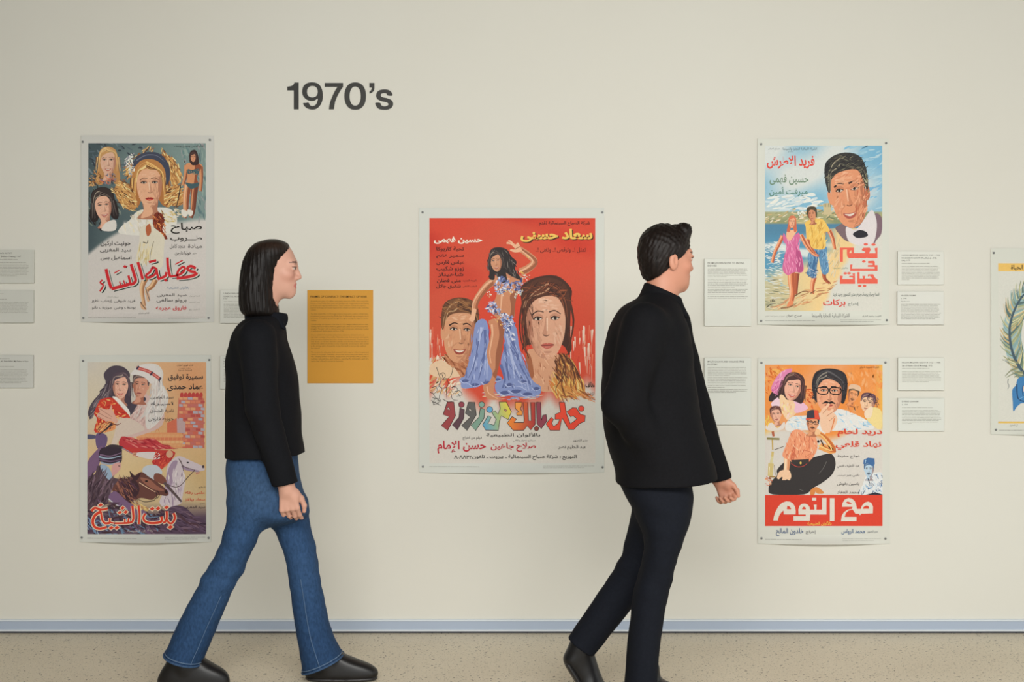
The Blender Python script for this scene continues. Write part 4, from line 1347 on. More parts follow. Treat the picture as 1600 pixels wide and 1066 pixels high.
    T.zoom(1170, 355, 6.66)
    T.text('بالألوان الطبيعية', 870, 415, 1030, 438, (110, 130, 110))
    small_print(T, 1195, 1272, 1312, 1377, 501.5)


# ---- lower right poster: heads on orange, seated man, red title band
def art_comedy(P, T):
    P.zoom(0, 0, 1)
    gr = (206, 200, 192)

    def ground(u, v):
        n = vnoise(u * 1.4, v * 1.8, 1.6, 41)
        c = fmix((226, 134, 54), (222, 150, 96), n * 1.2 - .1)
        c = fmix(c, (224, 192, 92), (u - .93) * 9)
        c = fmix(c, (226, 190, 90), (v - .30) * 6 * ((u > .75) | (u < .12)))
        c = fmix(c, gr, (v - .40 - .03 * (n - .5) + .04 * np.sin(u * 9)) * 22)
        return c
    P.grid(1195, 570, 1378.5, 822, ground, 60, 80)
    P.zoom(1170, 550, 6.957)
    P.dabs(q2('190,180 430,180 230,420 190,560'), [(222, 120, 50), (232, 150, 80), (206, 104, 44), (230, 170, 90)], 70, 70, 24, .8, .8)
    P.dabs(q2('1060,160 1430,180 1430,440 1240,420 1090,320'), [(228, 146, 76), (222, 134, 64), (226, 160, 104)], 60, 90, 30, 1.5, .6)
    P.dabs(q2('540,520 680,400 700,620 620,660'), [(214, 104, 50), (190, 76, 40), (230, 150, 90)], 40, 60, 20, .6, .8)
    k = 1 / 6.957

    def hd(X, Y, a, b, *r, **kw):
        P.zoom(0, 0, 1)
        L = head(P, 1170 + X * k, 550 + Y * k, a * k, b * k, *r, **kw)
        P.zoom(1170, 550, 6.957)
        return L
    # woman in a pink headscarf
    P.poly(q2('215,500 260,430 340,460 320,520 230,540'), (56, 44, 46))
    P.poly(q2('240,410 300,270 380,200 470,185 420,280 360,380 330,470'), (214, 128, 168))
    P.dabs(q2('250,410 310,270 400,205 360,320 330,450'), [(232, 176, 196), (196, 96, 146), (224, 150, 182)], 40, 60, 14, -.9, .3)
    P.poly(q2('330,470 350,640 420,730 500,680 560,600 640,600 560,560 520,500'), (228, 190, 150))
    P.poly(q2('490,540 540,520 640,600 600,640 500,660'), (222, 176, 196))
    P.poly(q2('240,560 340,480 350,560 290,620'), (226, 196, 206))
    hd(480, 380, 112, 150, .22, .15, (226, 170, 146), (64, 46, 46), (110, 70, 66), 'bob', (196, 84, 76), .9, 1, neck=False)
    P.poly(q2('330,490 370,470 440,560 500,560 480,660 420,740 360,650'), (230, 196, 156))
    P.dabs(q2('350,560 460,560 470,660 420,730'), [(238, 214, 150), (222, 170, 130), (232, 200, 190)], 24, 70, 18, 1.4, .5)
    # white shirt and central head in glasses
    sh = (216, 214, 210)
    P.poly(q2('620,690 480,700 400,780 420,860 640,850 800,900 900,860 1340,840 1300,760 1180,690 1000,620 900,640'), sh)
    P.dabs(q2('430,760 600,700 640,820 480,850'), [(176, 204, 220), (206, 214, 218), (224, 222, 216)], 34, 80, 20, .5, .8)
    P.dabs(q2('960,650 1180,690 1320,790 1200,840 960,850'), [(196, 214, 222), (150, 190, 214), (224, 222, 216), (218, 216, 212)], 60, 70, 16, .7, .9)
    hd(872, 440, 165, 225, .02, -.04, (222, 158, 124), (44, 42, 46), (90, 86, 88), 'curly', (190, 84, 70), 0, 1, man=True, tache=True, glasses=True, neck=False)
    P.dabs(q2('690,300 740,250 720,560 690,480'), [(40, 38, 42), (60, 56, 60)], 40, 30, 14, 1.5, 1)
    P.dabs(q2('1010,260 1070,300 1050,520 1030,420'), [(40, 38, 42), (60, 56, 60)], 30, 30, 14, 1.5, 1)
    # his raised hand
    P.poly(q2('780,640 830,600 860,640 900,640 960,720 930,820 870,880 800,860 770,760'), (226, 186, 156))
    for pts in ('790,660 850,590 870,560', '830,690 900,640 910,620', '860,740 920,690'):
        P.line(q2(pts), 34, (228, 184, 152), 22)
        P.line(np.array(q2(pts)) + (12, 10), 6, (176, 110, 80), 3)
    P.line(q2('930,720 900,830 880,880'), 16, (214, 130, 84), 6)
    # two small heads to the right, one at the lower left
    hd(1130, 470, 58, 84, .3, .25, (222, 150, 100), (60, 48, 44), (150, 120, 90), 'short', (120, 70, 60), 0, -1, man=True, tache=True)
    P.poly(q2('1080,400 1110,350 1200,370 1215,430 1140,400'), (216, 180, 150))
    P.dabs(q2('1050,590 1180,580 1180,660 1060,680'), [(90, 60, 50), (222, 176, 130), (226, 140, 80)], 30, 50, 8, .6, 1)
    hd(1290, 555, 82, 100, .2, -.3, (226, 186, 152), (84, 56, 66), (130, 100, 110), 'short', (180, 110, 96), 0, 1, man=True, neck=False)
    P.dabs(q2('1280,470 1390,480 1410,600 1340,610'), [(84, 56, 66), (60, 40, 50), (120, 90, 104)], 40, 34, 14, 1, 1)
    P.poly(q2('1260,660 1350,600 1440,650 1430,840 1300,760'), (226, 204, 140))
    P.poly(q2('1255,650 1340,590 1330,700 1270,720'), (228, 206, 180))
    hd(292, 680, 62, 84, -.1, .2, (224, 170, 146), (84, 50, 50), (130, 80, 74), 'short', (170, 80, 76), 0, -1, man=True)
    P.poly(q2('185,800 250,770 310,830 380,760 390,810 340,850 200,850'), (216, 206, 198))
    P.dabs(q2('190,700 210,690 220,780 190,790'), [(228, 186, 70), (232, 200, 100)], 12, 50, 14, 1.5, .4)
    # seated man in a fez
    P.zoom(1190, 640, 7.615)
    bk = (54, 50, 50)
    P.poly(q2('590,920 640,940 625,1010 575,1010'), (206, 130, 70))
    P.poly(q2('640,920 690,940 735,980 730,1000 660,1000 635,960'), (206, 134, 74))
    P.poly(q2('250,640 330,600 560,580 760,530 830,530 870,590 875,680 830,780 720,870 600,940 500,1010 130,1010 80,940 110,860 180,780 180,720'), bk)
    P.line(q2('770,620 730,700 680,760'), 5, (120, 116, 112), 3)
    P.line(q2('450,950 500,970'), 6, (110, 106, 102), 3)
    P.line(q2('350,640 420,680 500,670 570,610'), 8, (190, 70, 60), 5)
    sht, sht2, sht3 = (226, 150, 112), (196, 104, 76), (238, 186, 152)
    limb(P, q2('300,560 300,640 290,740'), 80, 60, (230, 186, 150), (206, 140, 100), (240, 210, 180))
    P.poly(q2('360,260 450,240 540,300 640,330 660,460 600,580 520,630 380,640 330,600 245,550 300,400'), sht)
    P.poly(q2('400,330 400,480 380,600 340,590 370,450'), sht2)
    P.dabs(q2('370,270 520,300 640,350 640,470 560,600 360,600 270,540 320,380'), [sht2, sht3, sht, (222, 130, 90)], 110, 70, 12, 1.5, .6)
    P.line(q2('480,480 590,510 520,560'), 8, sht2, 4)
    P.poly(q2('350,600 560,590 560,640 360,650'), (60, 54, 52), False)
    P.ell(462, 635, 12, 16, (214, 180, 90))
    P.poly(q2('180,800 220,730 320,720 350,790 330,840 300,830 270,840 240,800 200,830'), (230, 190, 156))
    for pts in ('230,770 185,820', '265,780 250,840', '310,780 320,835'):
        P.line(q2(pts), 24, (230, 188, 152), 18)
    limb(P, q2('690,430 850,490 760,340 660,270'), 90, 50, (222, 154, 88), (190, 104, 56), (236, 190, 120))
    P.ell(655, 265, 44, 36, (230, 184, 140), .3)
    P.line(q2('700,360 740,440'), 20, (60, 46, 42), 10)
    P.ell(672, 380, 14, 18, (40, 36, 38))
    P.zoom(0, 0, 1)
    head(P, 1190 + 605 / 7.615, 640 + 165 / 7.615, 9.8, 13.5, .12, .2, (216, 150, 110), (50, 46, 50), (80, 72, 74), 'short', (150, 74, 60), 0, -1, True, True, True, True)
    P.zoom(1190, 640, 7.615)
    P.poly(q2('525,130 540,20 600,0 670,10 690,110 660,115 600,110'), (62, 56, 66), False)
    P.poly(q2('620,5 665,8 688,110 630,112'), (214, 80, 56), False)
    P.poly(q2('522,130 526,100 690,98 692,118 600,112'), (206, 80, 60), False)
    # water pipe
    for pts, w, c in (('125,350 130,480', 18, (190, 160, 90)), ('130,500 125,560', 30, (200, 176, 110)), ('125,560 110,640', 34, (206, 196, 150)), ('110,640 100,790', 66, (200, 180, 120)),
                      ('60,345 210,350', 26, (130, 120, 70)), ('150,480 260,440', 8, (90, 74, 60)), ('130,260 140,320', 30, (170, 90, 60)), ('90,800 160,800', 18, (150, 120, 70))):
        P.line(q2(pts), w, c, w * .9)
    P.line(q2('90,680 85,780'), 12, (226, 214, 180), 8)
    P.line(q2('150,660 160,780'), 8, (120, 96, 50), 6)
    P.dabs(q2('45,820 110,810 100,900 45,890'), [(206, 120, 80), (190, 90, 60), (226, 170, 130)], 18, 50, 14, .2, .5)
    # blue figure at the right
    P.zoom(1295, 660, 8.886)
    B1, B2, B3 = (70, 110, 156), (150, 180, 204), (214, 216, 216)
    P.poly(q2('520,740 640,700 740,720 750,1000 430,1000 470,860'), B3)
    P.dabs(q2('480,860 640,710 750,730 750,1000 430,1000'), [B2, B3, B1, (190, 206, 214), (60, 80, 110)], 110, 60, 14, 1.1, .9)
    P.zoom(0, 0, 1)
    head(P, 1295 + 555 / 8.886, 660 + 655 / 8.886, 8, 11.5, .0, -.25, (176, 198, 214), (60, 92, 132), (110, 146, 180), 'short', (90, 120, 150), 0, 1, True, True, True)
    P.zoom(1295, 660, 8.886)
    P.poly(q2('475,580 480,520 540,490 630,500 635,580 600,610 540,570'), (66, 104, 152), False)
    P.line(q2('510,520 500,570'), 14, B2, 8)
    P.line(q2('540,780 570,860'), 16, (50, 60, 84), 8)
    P.poly(q2('490,1012 640,970 745,1000 745,1012'), (40, 46, 58), False)
    # red title band
    P.zoom(0, 0, 1)
    P.poly([(1195, 773.5), (1379, 773.5), (1379, 822.5), (1195, 822.5)], (210, 66, 48), False)
    # ---- lettering
    T.zoom(1200, 770, 8.889)
    L = (214, 206, 194)
    T.poly(q2('70,385 78,330 100,265 140,190 190,140 250,118 300,122 345,150 372,195 382,250 380,300 215,300 212,245 180,275 155,310 140,350 135,385'), L, False,
           [q2('265,180 295,190 312,212 318,230 258,228')])
    T.poly(q2('350,325 520,325 520,302 420,302 418,230 430,185 465,155 510,150 550,165 575,200 580,235 640,235 640,205 632,165 672,165 668,235 745,235 745,72 808,72 808,302 582,302 578,388 350,388'), L, False,
           [q2('470,230 470,215 485,196 505,195 520,210 522,230')])
    T.poly(q2('610,70 665,70 665,108 610,108'), L, False)
    T.poly(q2('855,75 918,75 918,392 855,392'), L, False)
    T.poly(q2('1010,395 1020,320 1050,270 1100,235 1160,225 1170,195 1025,195 1030,145 1060,95 1110,72 1160,80 1200,115 1222,170 1230,225 1285,225 1300,180 1340,135 1385,122 1430,140 1455,190 1452,285 '
              '1290,290 1275,312 1255,290 1210,290 1170,230 1110,250 1075,285 1060,335 1225,335 1225,395'), L, False,
           [q2('1310,222 1325,195 1355,178 1385,182 1400,205 1400,222'), q2('1075,135 1105,120 1140,135 1165,155 1110,155')])
    T.text('بالألوان الطبيعية', 545, 395, 878, 458, (228, 180, 80), .01)
    T.text('خلدون المالح', 108, 490, 488, 600, (66, 88, 124), .01, 0, 0, 3)
    T.text('إخراج', 520, 520, 662, 575, (70, 72, 78))
    T.text('محمد الرواس', 1015, 500, 1340, 580, (66, 96, 134), .01, 0, 0, 3)
    T.text('مدير التصوير', 1375, 520, 1520, 560, (110, 116, 122))
    T.zoom(1295, 660, 8.886)
    T.text('دريد لحام', 115, 85, 738, 205, (204, 70, 50), .022, 0, 0, 3)
    T.text('نهاد قلعي', 90, 258, 722, 385, (204, 70, 50), .022, 0, 0, 3)
    for s, y0, y1 in (('نجاح حفيظ', 448, 500), ('عبد اللطيف فتحي', 582, 636), ('ناجي جبر', 715, 760), ('ياسين بقوش', 826, 882), ('محمد العقاد', 945, 988)):
        T.text(s, 110 if y0 != 715 else 240, y0, 420, y1, (66, 62, 60))
    T.text('ابوعنتر', 110, 725, 225, 748, (130, 124, 118))
    T.zoom(1170, 550, 6.957)
    T.text('الشركة السورية للانتاج', 1205, 156, 1410, 185, (96, 62, 34))
    small_print(T, 1195, 1252, 1315, 1377, 843)


# ---- far right poster: feather quill and blue shape
def art_quill(P, T):
    P.zoom(0, 0, 1)
    gr = (205, 204, 194)
    P.grid(1559, 410, 1742, 664, lambda u, v: fmix(gr, (208, 206, 197), u), 4, 4)
    P.poly([(1559, 411.5), (1742, 411.5), (1742, 424), (1559, 424)], (222, 182, 100), False)
    P.poly([(1559, 658.5), (1742, 658.5), (1742, 661.5), (1559, 661.5)], (214, 180, 98), False)
    cols = [(150, 158, 124), (186, 182, 140), (112, 128, 104), (206, 200, 162), (90, 112, 110), (196, 170, 120), (130, 160, 160)]
    # curved shaft and barbs
    sh = catmull(np.array([(1617, 448), (1598, 462), (1584, 486), (1577, 514), (1580, 545), (1590, 570), (1606, 590), (1622, 604)], float), False, 10)
    n = len(sh)
    d = np.gradient(sh, axis=0)
    d /= np.linalg.norm(d, axis=1)[:, None]
    P.poly(np.vstack([sh + np.column_stack([d[:, 1], -d[:, 0]]) * 18, (sh - np.column_stack([d[:, 1], -d[:, 0]]) * 10)[::-1]])[::4], (150, 176, 178))
    for i in range(260):
        j = int(P.rng.integers(2, n - 2))
        s = 1 if i % 2 else -1
        nrm = np.array([d[j, 1], -d[j, 0]]) * s
        ln = P.rng.uniform(10, 20) * (1.7 if s > 0 else 1.0) * (1 - .4 * j / n)
        p0 = sh[j] + nrm * P.rng.uniform(0, 4)
        p1 = p0 + nrm * ln * .55 - d[j] * ln * .55
        p2 = p0 + nrm * ln * .9 - d[j] * ln * 1.25
        P.line([p0, p1, p2], P.rng.uniform(1.6, 3.4), cols[int(P.rng.integers(0, len(cols)))], .4)
    P.line(sh, 2.6, (70, 88, 100), 5)
    for a, b_ in (((1590, 568), (1566, 563)), ((1588, 576), (1570, 588)), ((1598, 582), (1572, 590)), ((1596, 588), (1584, 590))):
        P.line([a, ((a[0] + b_[0]) / 2, (a[1] + b_[1]) / 2 - 3), b_], 3, (130, 134, 104), .8)
    # blue folded shape
    P.poly(q2('1581,610 1587,602 1588,596 1592,590 1604,588 1640,584 1660,590 1664,640 1604,630 1590,634 1583,643 1582,630'), (66, 122, 172))
    P.line(q2('1588,600 1589,618 1592,624 1604,628 1662,634'), 2, (40, 66, 100), 1.4)
    P.line(q2('1598,602 1597,612 1604,622 1650,622'), 1.6, (52, 88, 130), 1)
    P.poly(q2('1599,603 1610,599 1630,600 1640,615 1612,620 1600,614'), (222, 190, 160))
    P.line(q2('1592,624 1606,619 1650,625'), 1.2, (110, 160, 200), .8)
    T.zoom(0, 0, 1)
    T.text('على هامش الحياة', 1579, 414, 1640, 423, INK, .01)
    T.text('كل الحقوق', 1577, 663, 1590, 666.5, NOTE)
    T.line(q2('1575,592 1574,598 1576,603 1574,608'), 1.1, (110, 116, 120), .6, n=3)
    T.line(q2('1565,562 1572,563'), .8, (110, 116, 120), .6)
    small_print(T, 1560, 1598, 1676, 1742, 672.5)


POSTERS = [
    ((655, 325, 944, 738.5), 'large red film poster with a dancer in blue between two painted heads', art_centre, 11, [(660.5, 332), (941, 332), (661, 729), (941.5, 730)], (203, 204, 197)),
    ((127, 212, 334.5, 503.5), "film poster of three painted women's heads with a red brushed title", art_women, 12, [(130, 222), (328.5, 219), (131, 497), (326.5, 497)], (200, 198, 192)),
    ((125, 555, 330, 847), 'film poster of an embracing couple above riders on dark and pale horses', art_riders, 13, [(130.5, 564), (327.5, 562.5), (128.5, 840), (326.5, 840.5)], (204, 204, 197)),
    ((1183.5, 217, 1388.5, 507.5), "beach film poster with a man's large head over a couple walking in surf", art_beach, 14, [(1189, 225.5), (1384, 224), (1189, 501.5), (1385, 500.5)], (209, 209, 199)),
    ((1184, 560, 1390, 849.5), 'orange film poster with a man in glasses and a red title band', art_comedy, 15, [(1189.5, 567), (1383, 566.5), (1189.5, 841), (1383, 841.5)], (207, 206, 197)),
    ((1548, 388, 1753, 679), 'pale poster with a green feather and blue shape, cut by the right edge', art_quill, 16, [(1552, 395.5), (1555.5, 671.5)], (206, 206, 196)),
]
for r, lab, art, sd, pins, pap in POSTERS:
    make_poster(*r, lab, art, sd, pap, pins)


# ------------------------------------------------------------------ text panels and caption cards
def card(name, label, cat, x0, y0, x1, y1, thick, col, draw, seed, group=None, stand=0.004):
    t = thing(name, label, cat, (wx((x0 + x1) / 2), 0, wz(y1)), group)
    v, f = box_vf(wx(x0), wx(x1), -stand - thick, -stand, wz(y1), wz(y0), 0.0006)
    v = np.array(v)
    obj('board', v, f, M_CARD, t, cols=ink(np.broadcast_to(np.array(col, float), (len(v), 3))))
    v, f = box_vf(wx(x0) + .02, wx(x1) - .02, -stand, -0.0002, wz(y1) + .02, wz(y0) - .02)
    obj('mounting_pad', v, f, M_CARD, t, cols=ink(np.broadcast_to(np.array((190, 188, 180), float), (len(v), 3))))
    P = Print(seed)
    draw(P)
    P.build('printed_lettering', M_INKV, t, -stand - thick - 0.0002)
    return t


M_INKV = attr_mat('card_ink', 0.7, 0.15, 50.0, 0.98, 1.02)
DK, GY = (74, 72, 64), (150, 148, 138)


def war(P):
    P.latin('FRAMES OF CONFLICT: THE IMPACT OF WAR', 485.2, 465.3, 4.7, (58, 46, 26), .012, 573.5, 2)
    paras = [(471.6, ['A tumultuous series of conflicts, particularly during the 1970s, have scarred the', 'history of the Middle East, made and leaving a scar on generations and having',
                      'profound and ongoing ramifications. These conflicts redrew the region’s', 'physical landscape and deeply impacted the cultural and artistic realm, including', 'cinema.']),
             (491.6, ['The Arab–Israeli War of 1973 fought between Israel and a coalition of Arab states,', 'precipitated tensions across the Middle East. Its aftermath was a traumatic shock',
                      'and sense of instability spread through the region, setting the stage for further', 'conflict.']),
             (508.0, ['Concurrently, the Lebanese Civil War of 1975 ravaged Lebanon and its cities,', 'dividing various between factions against each other in a protracted power',
                      'struggle. The war’s toll on infrastructure and society was substantial, leading', 'to widespread displacement and loss of life.']),
             (524.4, ['Once a symbol of creativity and promise, Lebanese cinema became an', 'important casualty of the conflict. Filmmakers saw their projects interrupted,',
                      'their resources depleted and their creative visions silenced. Theatres closed', 'their doors, production dwindled, and the once thriving industry was left to',
                      'weather the rubble of a broken society. Despite dire circumstances, with survival', 'as the driving spirit of creativity, it may find itself in stories that outlived', 'the turmoil.']),
             (551.4, ['The story in the adversity, Arab cinema found a way to reflect the past and', 'respect to its people. Filmmakers turned their lenses toward the human cost of',
                      'war, revealing themes of identity, displacement, and survival. It was a cinema of', 'yearning, remembrance, and resilience, capturing the indomitable spirit of a', 'region that refused to accept its humanity.'])]
    for y, rows in paras:
        for r, s in enumerate(rows):
            P.latin(s, 485.5 + (y + r * 3.45 - 460) * .008, y + r * 3.45 - (0.0), 2.95, (112, 82, 38), .0, 576.0, 1)


card('text_panel', 'ochre yellow text panel about the impact of war, beside the red poster', 'panel', 480.5, 453.5, 583, 599, 0.003, (203, 145, 52), war, 21, stand=0.0008)


def pan(head_rows, paras, x0, y0, x1):
    def draw(P):
        for r, s in enumerate(head_rows):
            P.latin(s, x0, y0 + r * 4.2, 3.9, DK, .009, x1 - 6, 1)
        for y, rows, last in paras:
            P.greek(x0, y, x1, 2.47, rows, 2.0, GY, .07, last)
    return draw


card('text_panel', 'tall white text panel higher up the wall, right of the man', 'panel', 1100, 405, 1173, 509.5, 0.0085, (211, 212, 203),
     pan(['FROM GOLDEN NOTES TO FADING', 'ECHOES'], [(420.8, 6, .48), (437, 6, .67), (452.8, 4, .9), (464, 2, .95)], 1105, 412.6, 1168), 22)
card('text_panel', 'tall white text panel lower down the wall, partly behind the man', 'panel', 1100, 559, 1173, 663.5, 0.0085, (208, 210, 202),
     pan(['MULTI-COLOUR AND COLLAGE STYLE', 'POSTERS'], [(574.6, 6, .55), (590.6, 7, .42), (608.8, 3, .7)], 1105, 566.4, 1168), 23)


def cap(heads, y, rows, x0, x1, last):
    def draw(P):
        for s, yy, sz, b_ in heads:
            if s == '~':
                P.greek(x0, yy, x0 + (x1 - x0) * b_, 2.4, 1, 2.0, GY, 0, 1)
            else:
                P.latin(s, x0, yy, sz, (104, 103, 95), b_, x1, 1)
        P.greek(x0, y, x1, 2.28, rows, 1.9, GY, .08, last)
    return draw


G_ = 'white caption cards beside the posters'
card('caption_card', 'white caption card at upper right, topmost of the right-hand column', 'card', 1401.5, 393, 1473.5, 445, 0.0085, (211, 211, 202),
     cap([('HASSAN MAZHAR GASSOUR (1925 – 1988)', 400, 3.2, .005), ('NAGHAM FI HAYATI (The Melody of My', 404.6, 3.2, .02), ('Life), 1975', 408.2, 3.2, .02), ('~', 412, 0, .72)], 417, 10, 1407.5, 1468, .2), 31, G_)
card('caption_card', 'white caption card headed by one short name, beside the beach poster', 'card', 1401, 455.5, 1473.5, 507.5, 0.0085, (210, 210, 202),
     cap([('HUSSEIN FAHMY', 463, 3.2, .015), ('b. 1940', 467.4, 3.0, .005), ('Egyptian actor', 471.6, 2.4, .0)], 476, 11, 1406.5, 1469, .85), 32, G_)
card('caption_card', 'white caption card about Good Morning, beside the orange poster', 'card', 1402, 559, 1474, 610, 0.0085, (210, 211, 202),
     cap([('HASSAN MAZHAR GASSOUR (1925 – 1988)', 567.5, 3.2, .005), ('Sah el-Nawm (Good Morning), 1975', 572.4, 3.2, .02), ('~', 576, 0, .7)], 581, 8, 1408, 1469, .68), 33, G_)
card('caption_card', 'white caption card at lower right, lowest of the right-hand column', 'card', 1402, 622, 1474, 673.5, 0.0085, (208, 210, 202),
     cap([('DURAID LAHHAM', 628.4, 3.2, .015), ('b. 1934', 633, 3.0, .005), ('~', 637, 0, .8)], 641.5, 10, 1408, 1469, .25), 34, G_)
card('caption_card', 'white caption card at far left edge, topmost of three', 'card', -18, 391, 54.5, 442.5, 0.0085, (193, 193, 184),
     cap([('UNKNOWN ARTIST', 397.2, 3.6, .005), ('ABTALAT (Bullies of Beauty), 1967', 402.2, 3.2, .02), ('~', 405.8, 0, .7)], 411, 10, -12, 47, .68), 35, G_)
card('caption_card', 'white caption card at far left edge, middle one of three', 'card', -19, 454, 54, 504.5, 0.0085, (193, 193, 185),
     cap([('~', 459.6, 0, .34), ('~', 463.6, 0, .2), ('~', 468, 0, .42)], 473, 8, -13, 47, .98), 36, G_)
card('caption_card', 'white caption card at far left edge, lowest of three', 'card', -19, 555, 53.5, 606, 0.0085, (193, 193, 186),
     cap([('~', 561, 0, .5), ('ABI FAWQ AL SHAGARA (My Father is Up a', 565.5, 3.2, .02), ('~', 573, 0, .62)], 578, 10, -13, 46, .8), 37, G_)
card('caption_card', "white caption card behind the woman's head, beside the three heads poster", 'card', 345, 453, 417, 505, 0.0085, (204, 204, 196),
     cap([('UNKNOWN ARTIST', 459.8, 3.4, .01), ('ISSABET EL NISSA (Gang of Women),', 464.4, 3.2, .01), ('1969', 467.8, 3.2, .01), ('~', 471.6, 0, .6)], 476, 10, 350.5, 412, .9), 38, G_)
card('caption_card', "white caption card behind the woman's back, beside the riders poster", 'card', 345, 556, 417, 608, 0.0085, (204, 205, 197),
     cap([('~', 561, 0, .5), ('BINT EL SHEIKH (Daughter of the Sheikh),', 566, 3.2, .01), ('1970', 569.4, 3.2, .01), ('~', 573, 0, .6)], 578, 9, 350.5, 412, .5), 39, G_)


# ------------------------------------------------------------------ people: bodies and clothes grown from distance fields
def P3(px, py, y):
    """image pixel (px, py) carried to the plane y metres from the wall"""
    D = WALL_D + y
    return np.array([(px - 800.0) / FPX * D, y, CAM_H - (py - HORIZ) / FPX * D])


def smin(a, b_, k):
    h = np.clip(0.5 + 0.5 * (b_ - a) / k, 0, 1)
    return b_ * (1 - h) + a * h - k * h * (1 - h)


def cone(a, b_, ra, rb, sy=1.0):
    """tapered round limb from a to b; sy flattens it across the depth"""
    a, b_ = np.asarray(a, float), np.asarray(b_, float)
    d = b_ - a
    L2 = float(d[0] ** 2 + (d[1] / sy) ** 2 + d[2] ** 2) + 1e-12

    def f(X, Y, Z):
        x, y, z = X - a[0], (Y - a[1]) / sy, Z - a[2]
        t = np.clip((x * d[0] + y * d[1] / sy + z * d[2]) / L2, 0, 1)
        return np.sqrt((x - t * d[0]) ** 2 + (y - t * d[1] / sy) ** 2 + (z - t * d[2]) ** 2) - (ra + (rb - ra) * t)
    r = max(ra, rb) * max(1, sy)
    f.lo, f.hi = np.minimum(a, b_) - r, np.maximum(a, b_) + r
    return f


def ellip(c, r):
    c, r = np.asarray(c, float), np.asarray(r, float)

    def f(X, Y, Z):
        x, y, z = X - c[0], Y - c[1], Z - c[2]
        k0 = np.sqrt((x / r[0]) ** 2 + (y / r[1]) ** 2 + (z / r[2]) ** 2)
        k1 = np.sqrt((x / r[0] ** 2) ** 2 + (y / r[1] ** 2) ** 2 + (z / r[2] ** 2) ** 2) + 1e-9
        return k0 * (k0 - 1) / k1
    f.lo, f.hi = c - r, c + r
    return f


class Stack:
    """a limb or garment given by horizontal sections: rows of (py, left, right, y, half depth)"""

    def __init__(self, rows, e=2.3, grow=0.0):
        self.rows = rows
        R = []
        for py, l, r, y, ry in rows:
            a, b_ = P3(l, py, y), P3(r, py, y)
            R.append((a[2], (a[0] + b_[0]) / 2, (b_[0] - a[0]) / 2 + grow, y, ry + grow))
        R = np.array(sorted(R))
        # resample smoothly
        t = catmull_rows(R)
        self.z, self.cx, self.rx, self.cy, self.ry = t.T
        self.e = e
        m = max(self.rx.max(), self.ry.max())
        self.lo = np.array([(self.cx - self.rx).min(), (self.cy - self.ry).min(), self.z[0]])
        self.hi = np.array([(self.cx + self.rx).max(), (self.cy + self.ry).max(), self.z[-1]])

    def at(self, z):
        return tuple(np.interp(z, self.z, v) for v in (self.cx, self.rx, self.cy, self.ry))

    def __call__(self, X, Y, Z):
        cx, rx, cy, ry = self.at(Z)
        x, y = np.abs(X - cx), np.abs(Y - cy)
        rho = ((x / rx) ** self.e + (y / ry) ** self.e) ** (1 / self.e) + 1e-6
        d = np.sqrt(x * x + y * y) * (1 - 1 / rho)
        d = np.maximum(d, -np.minimum(rx, ry))
        r = 0.02
        cap = np.maximum(self.z[0] + r - Z, Z - self.z[-1] + r)
        q = np.maximum(d + r, 0) ** 2 + np.maximum(cap, 0) ** 2
        return np.sqrt(q) - r + np.minimum(np.maximum(d + r, cap), 0)


def catmull_rows(R, n=6):
    z = R[:, 0]
    zz = np.linspace(z[0], z[-1], (len(R) - 1) * n + 1)
    m = np.gradient(R, z, axis=0)
    # keep the slopes tame (monotone between rows)
    s = np.diff(R, axis=0) / np.diff(z)[:, None]
    for k in range(len(R)):
        for c in range(1, R.shape[1]):
            a = s[k - 1, c] if k else s[0, c]
            b_ = s[k, c] if k < len(s) else s[-1, c]
            m[k, c] = 0 if a * b_ <= 0 else np.sign(a) * min(abs(m[k, c]), 3 * abs(a), 3 * abs(b_))
    i = np.clip(np.searchsorted(z, zz, 'right') - 1, 0, len(z) - 2)
    h = (z[i + 1] - z[i])
    t = ((zz - z[i]) / h)[:, None]
    h = h[:, None]
    out = (2 * t ** 3 - 3 * t ** 2 + 1) * R[i] + (t ** 3 - 2 * t ** 2 + t) * h * m[i] + (-2 * t ** 3 + 3 * t ** 2) * R[i + 1] + (t ** 3 - t ** 2) * h * m[i + 1]
    out[:, 0] = zz
    return out


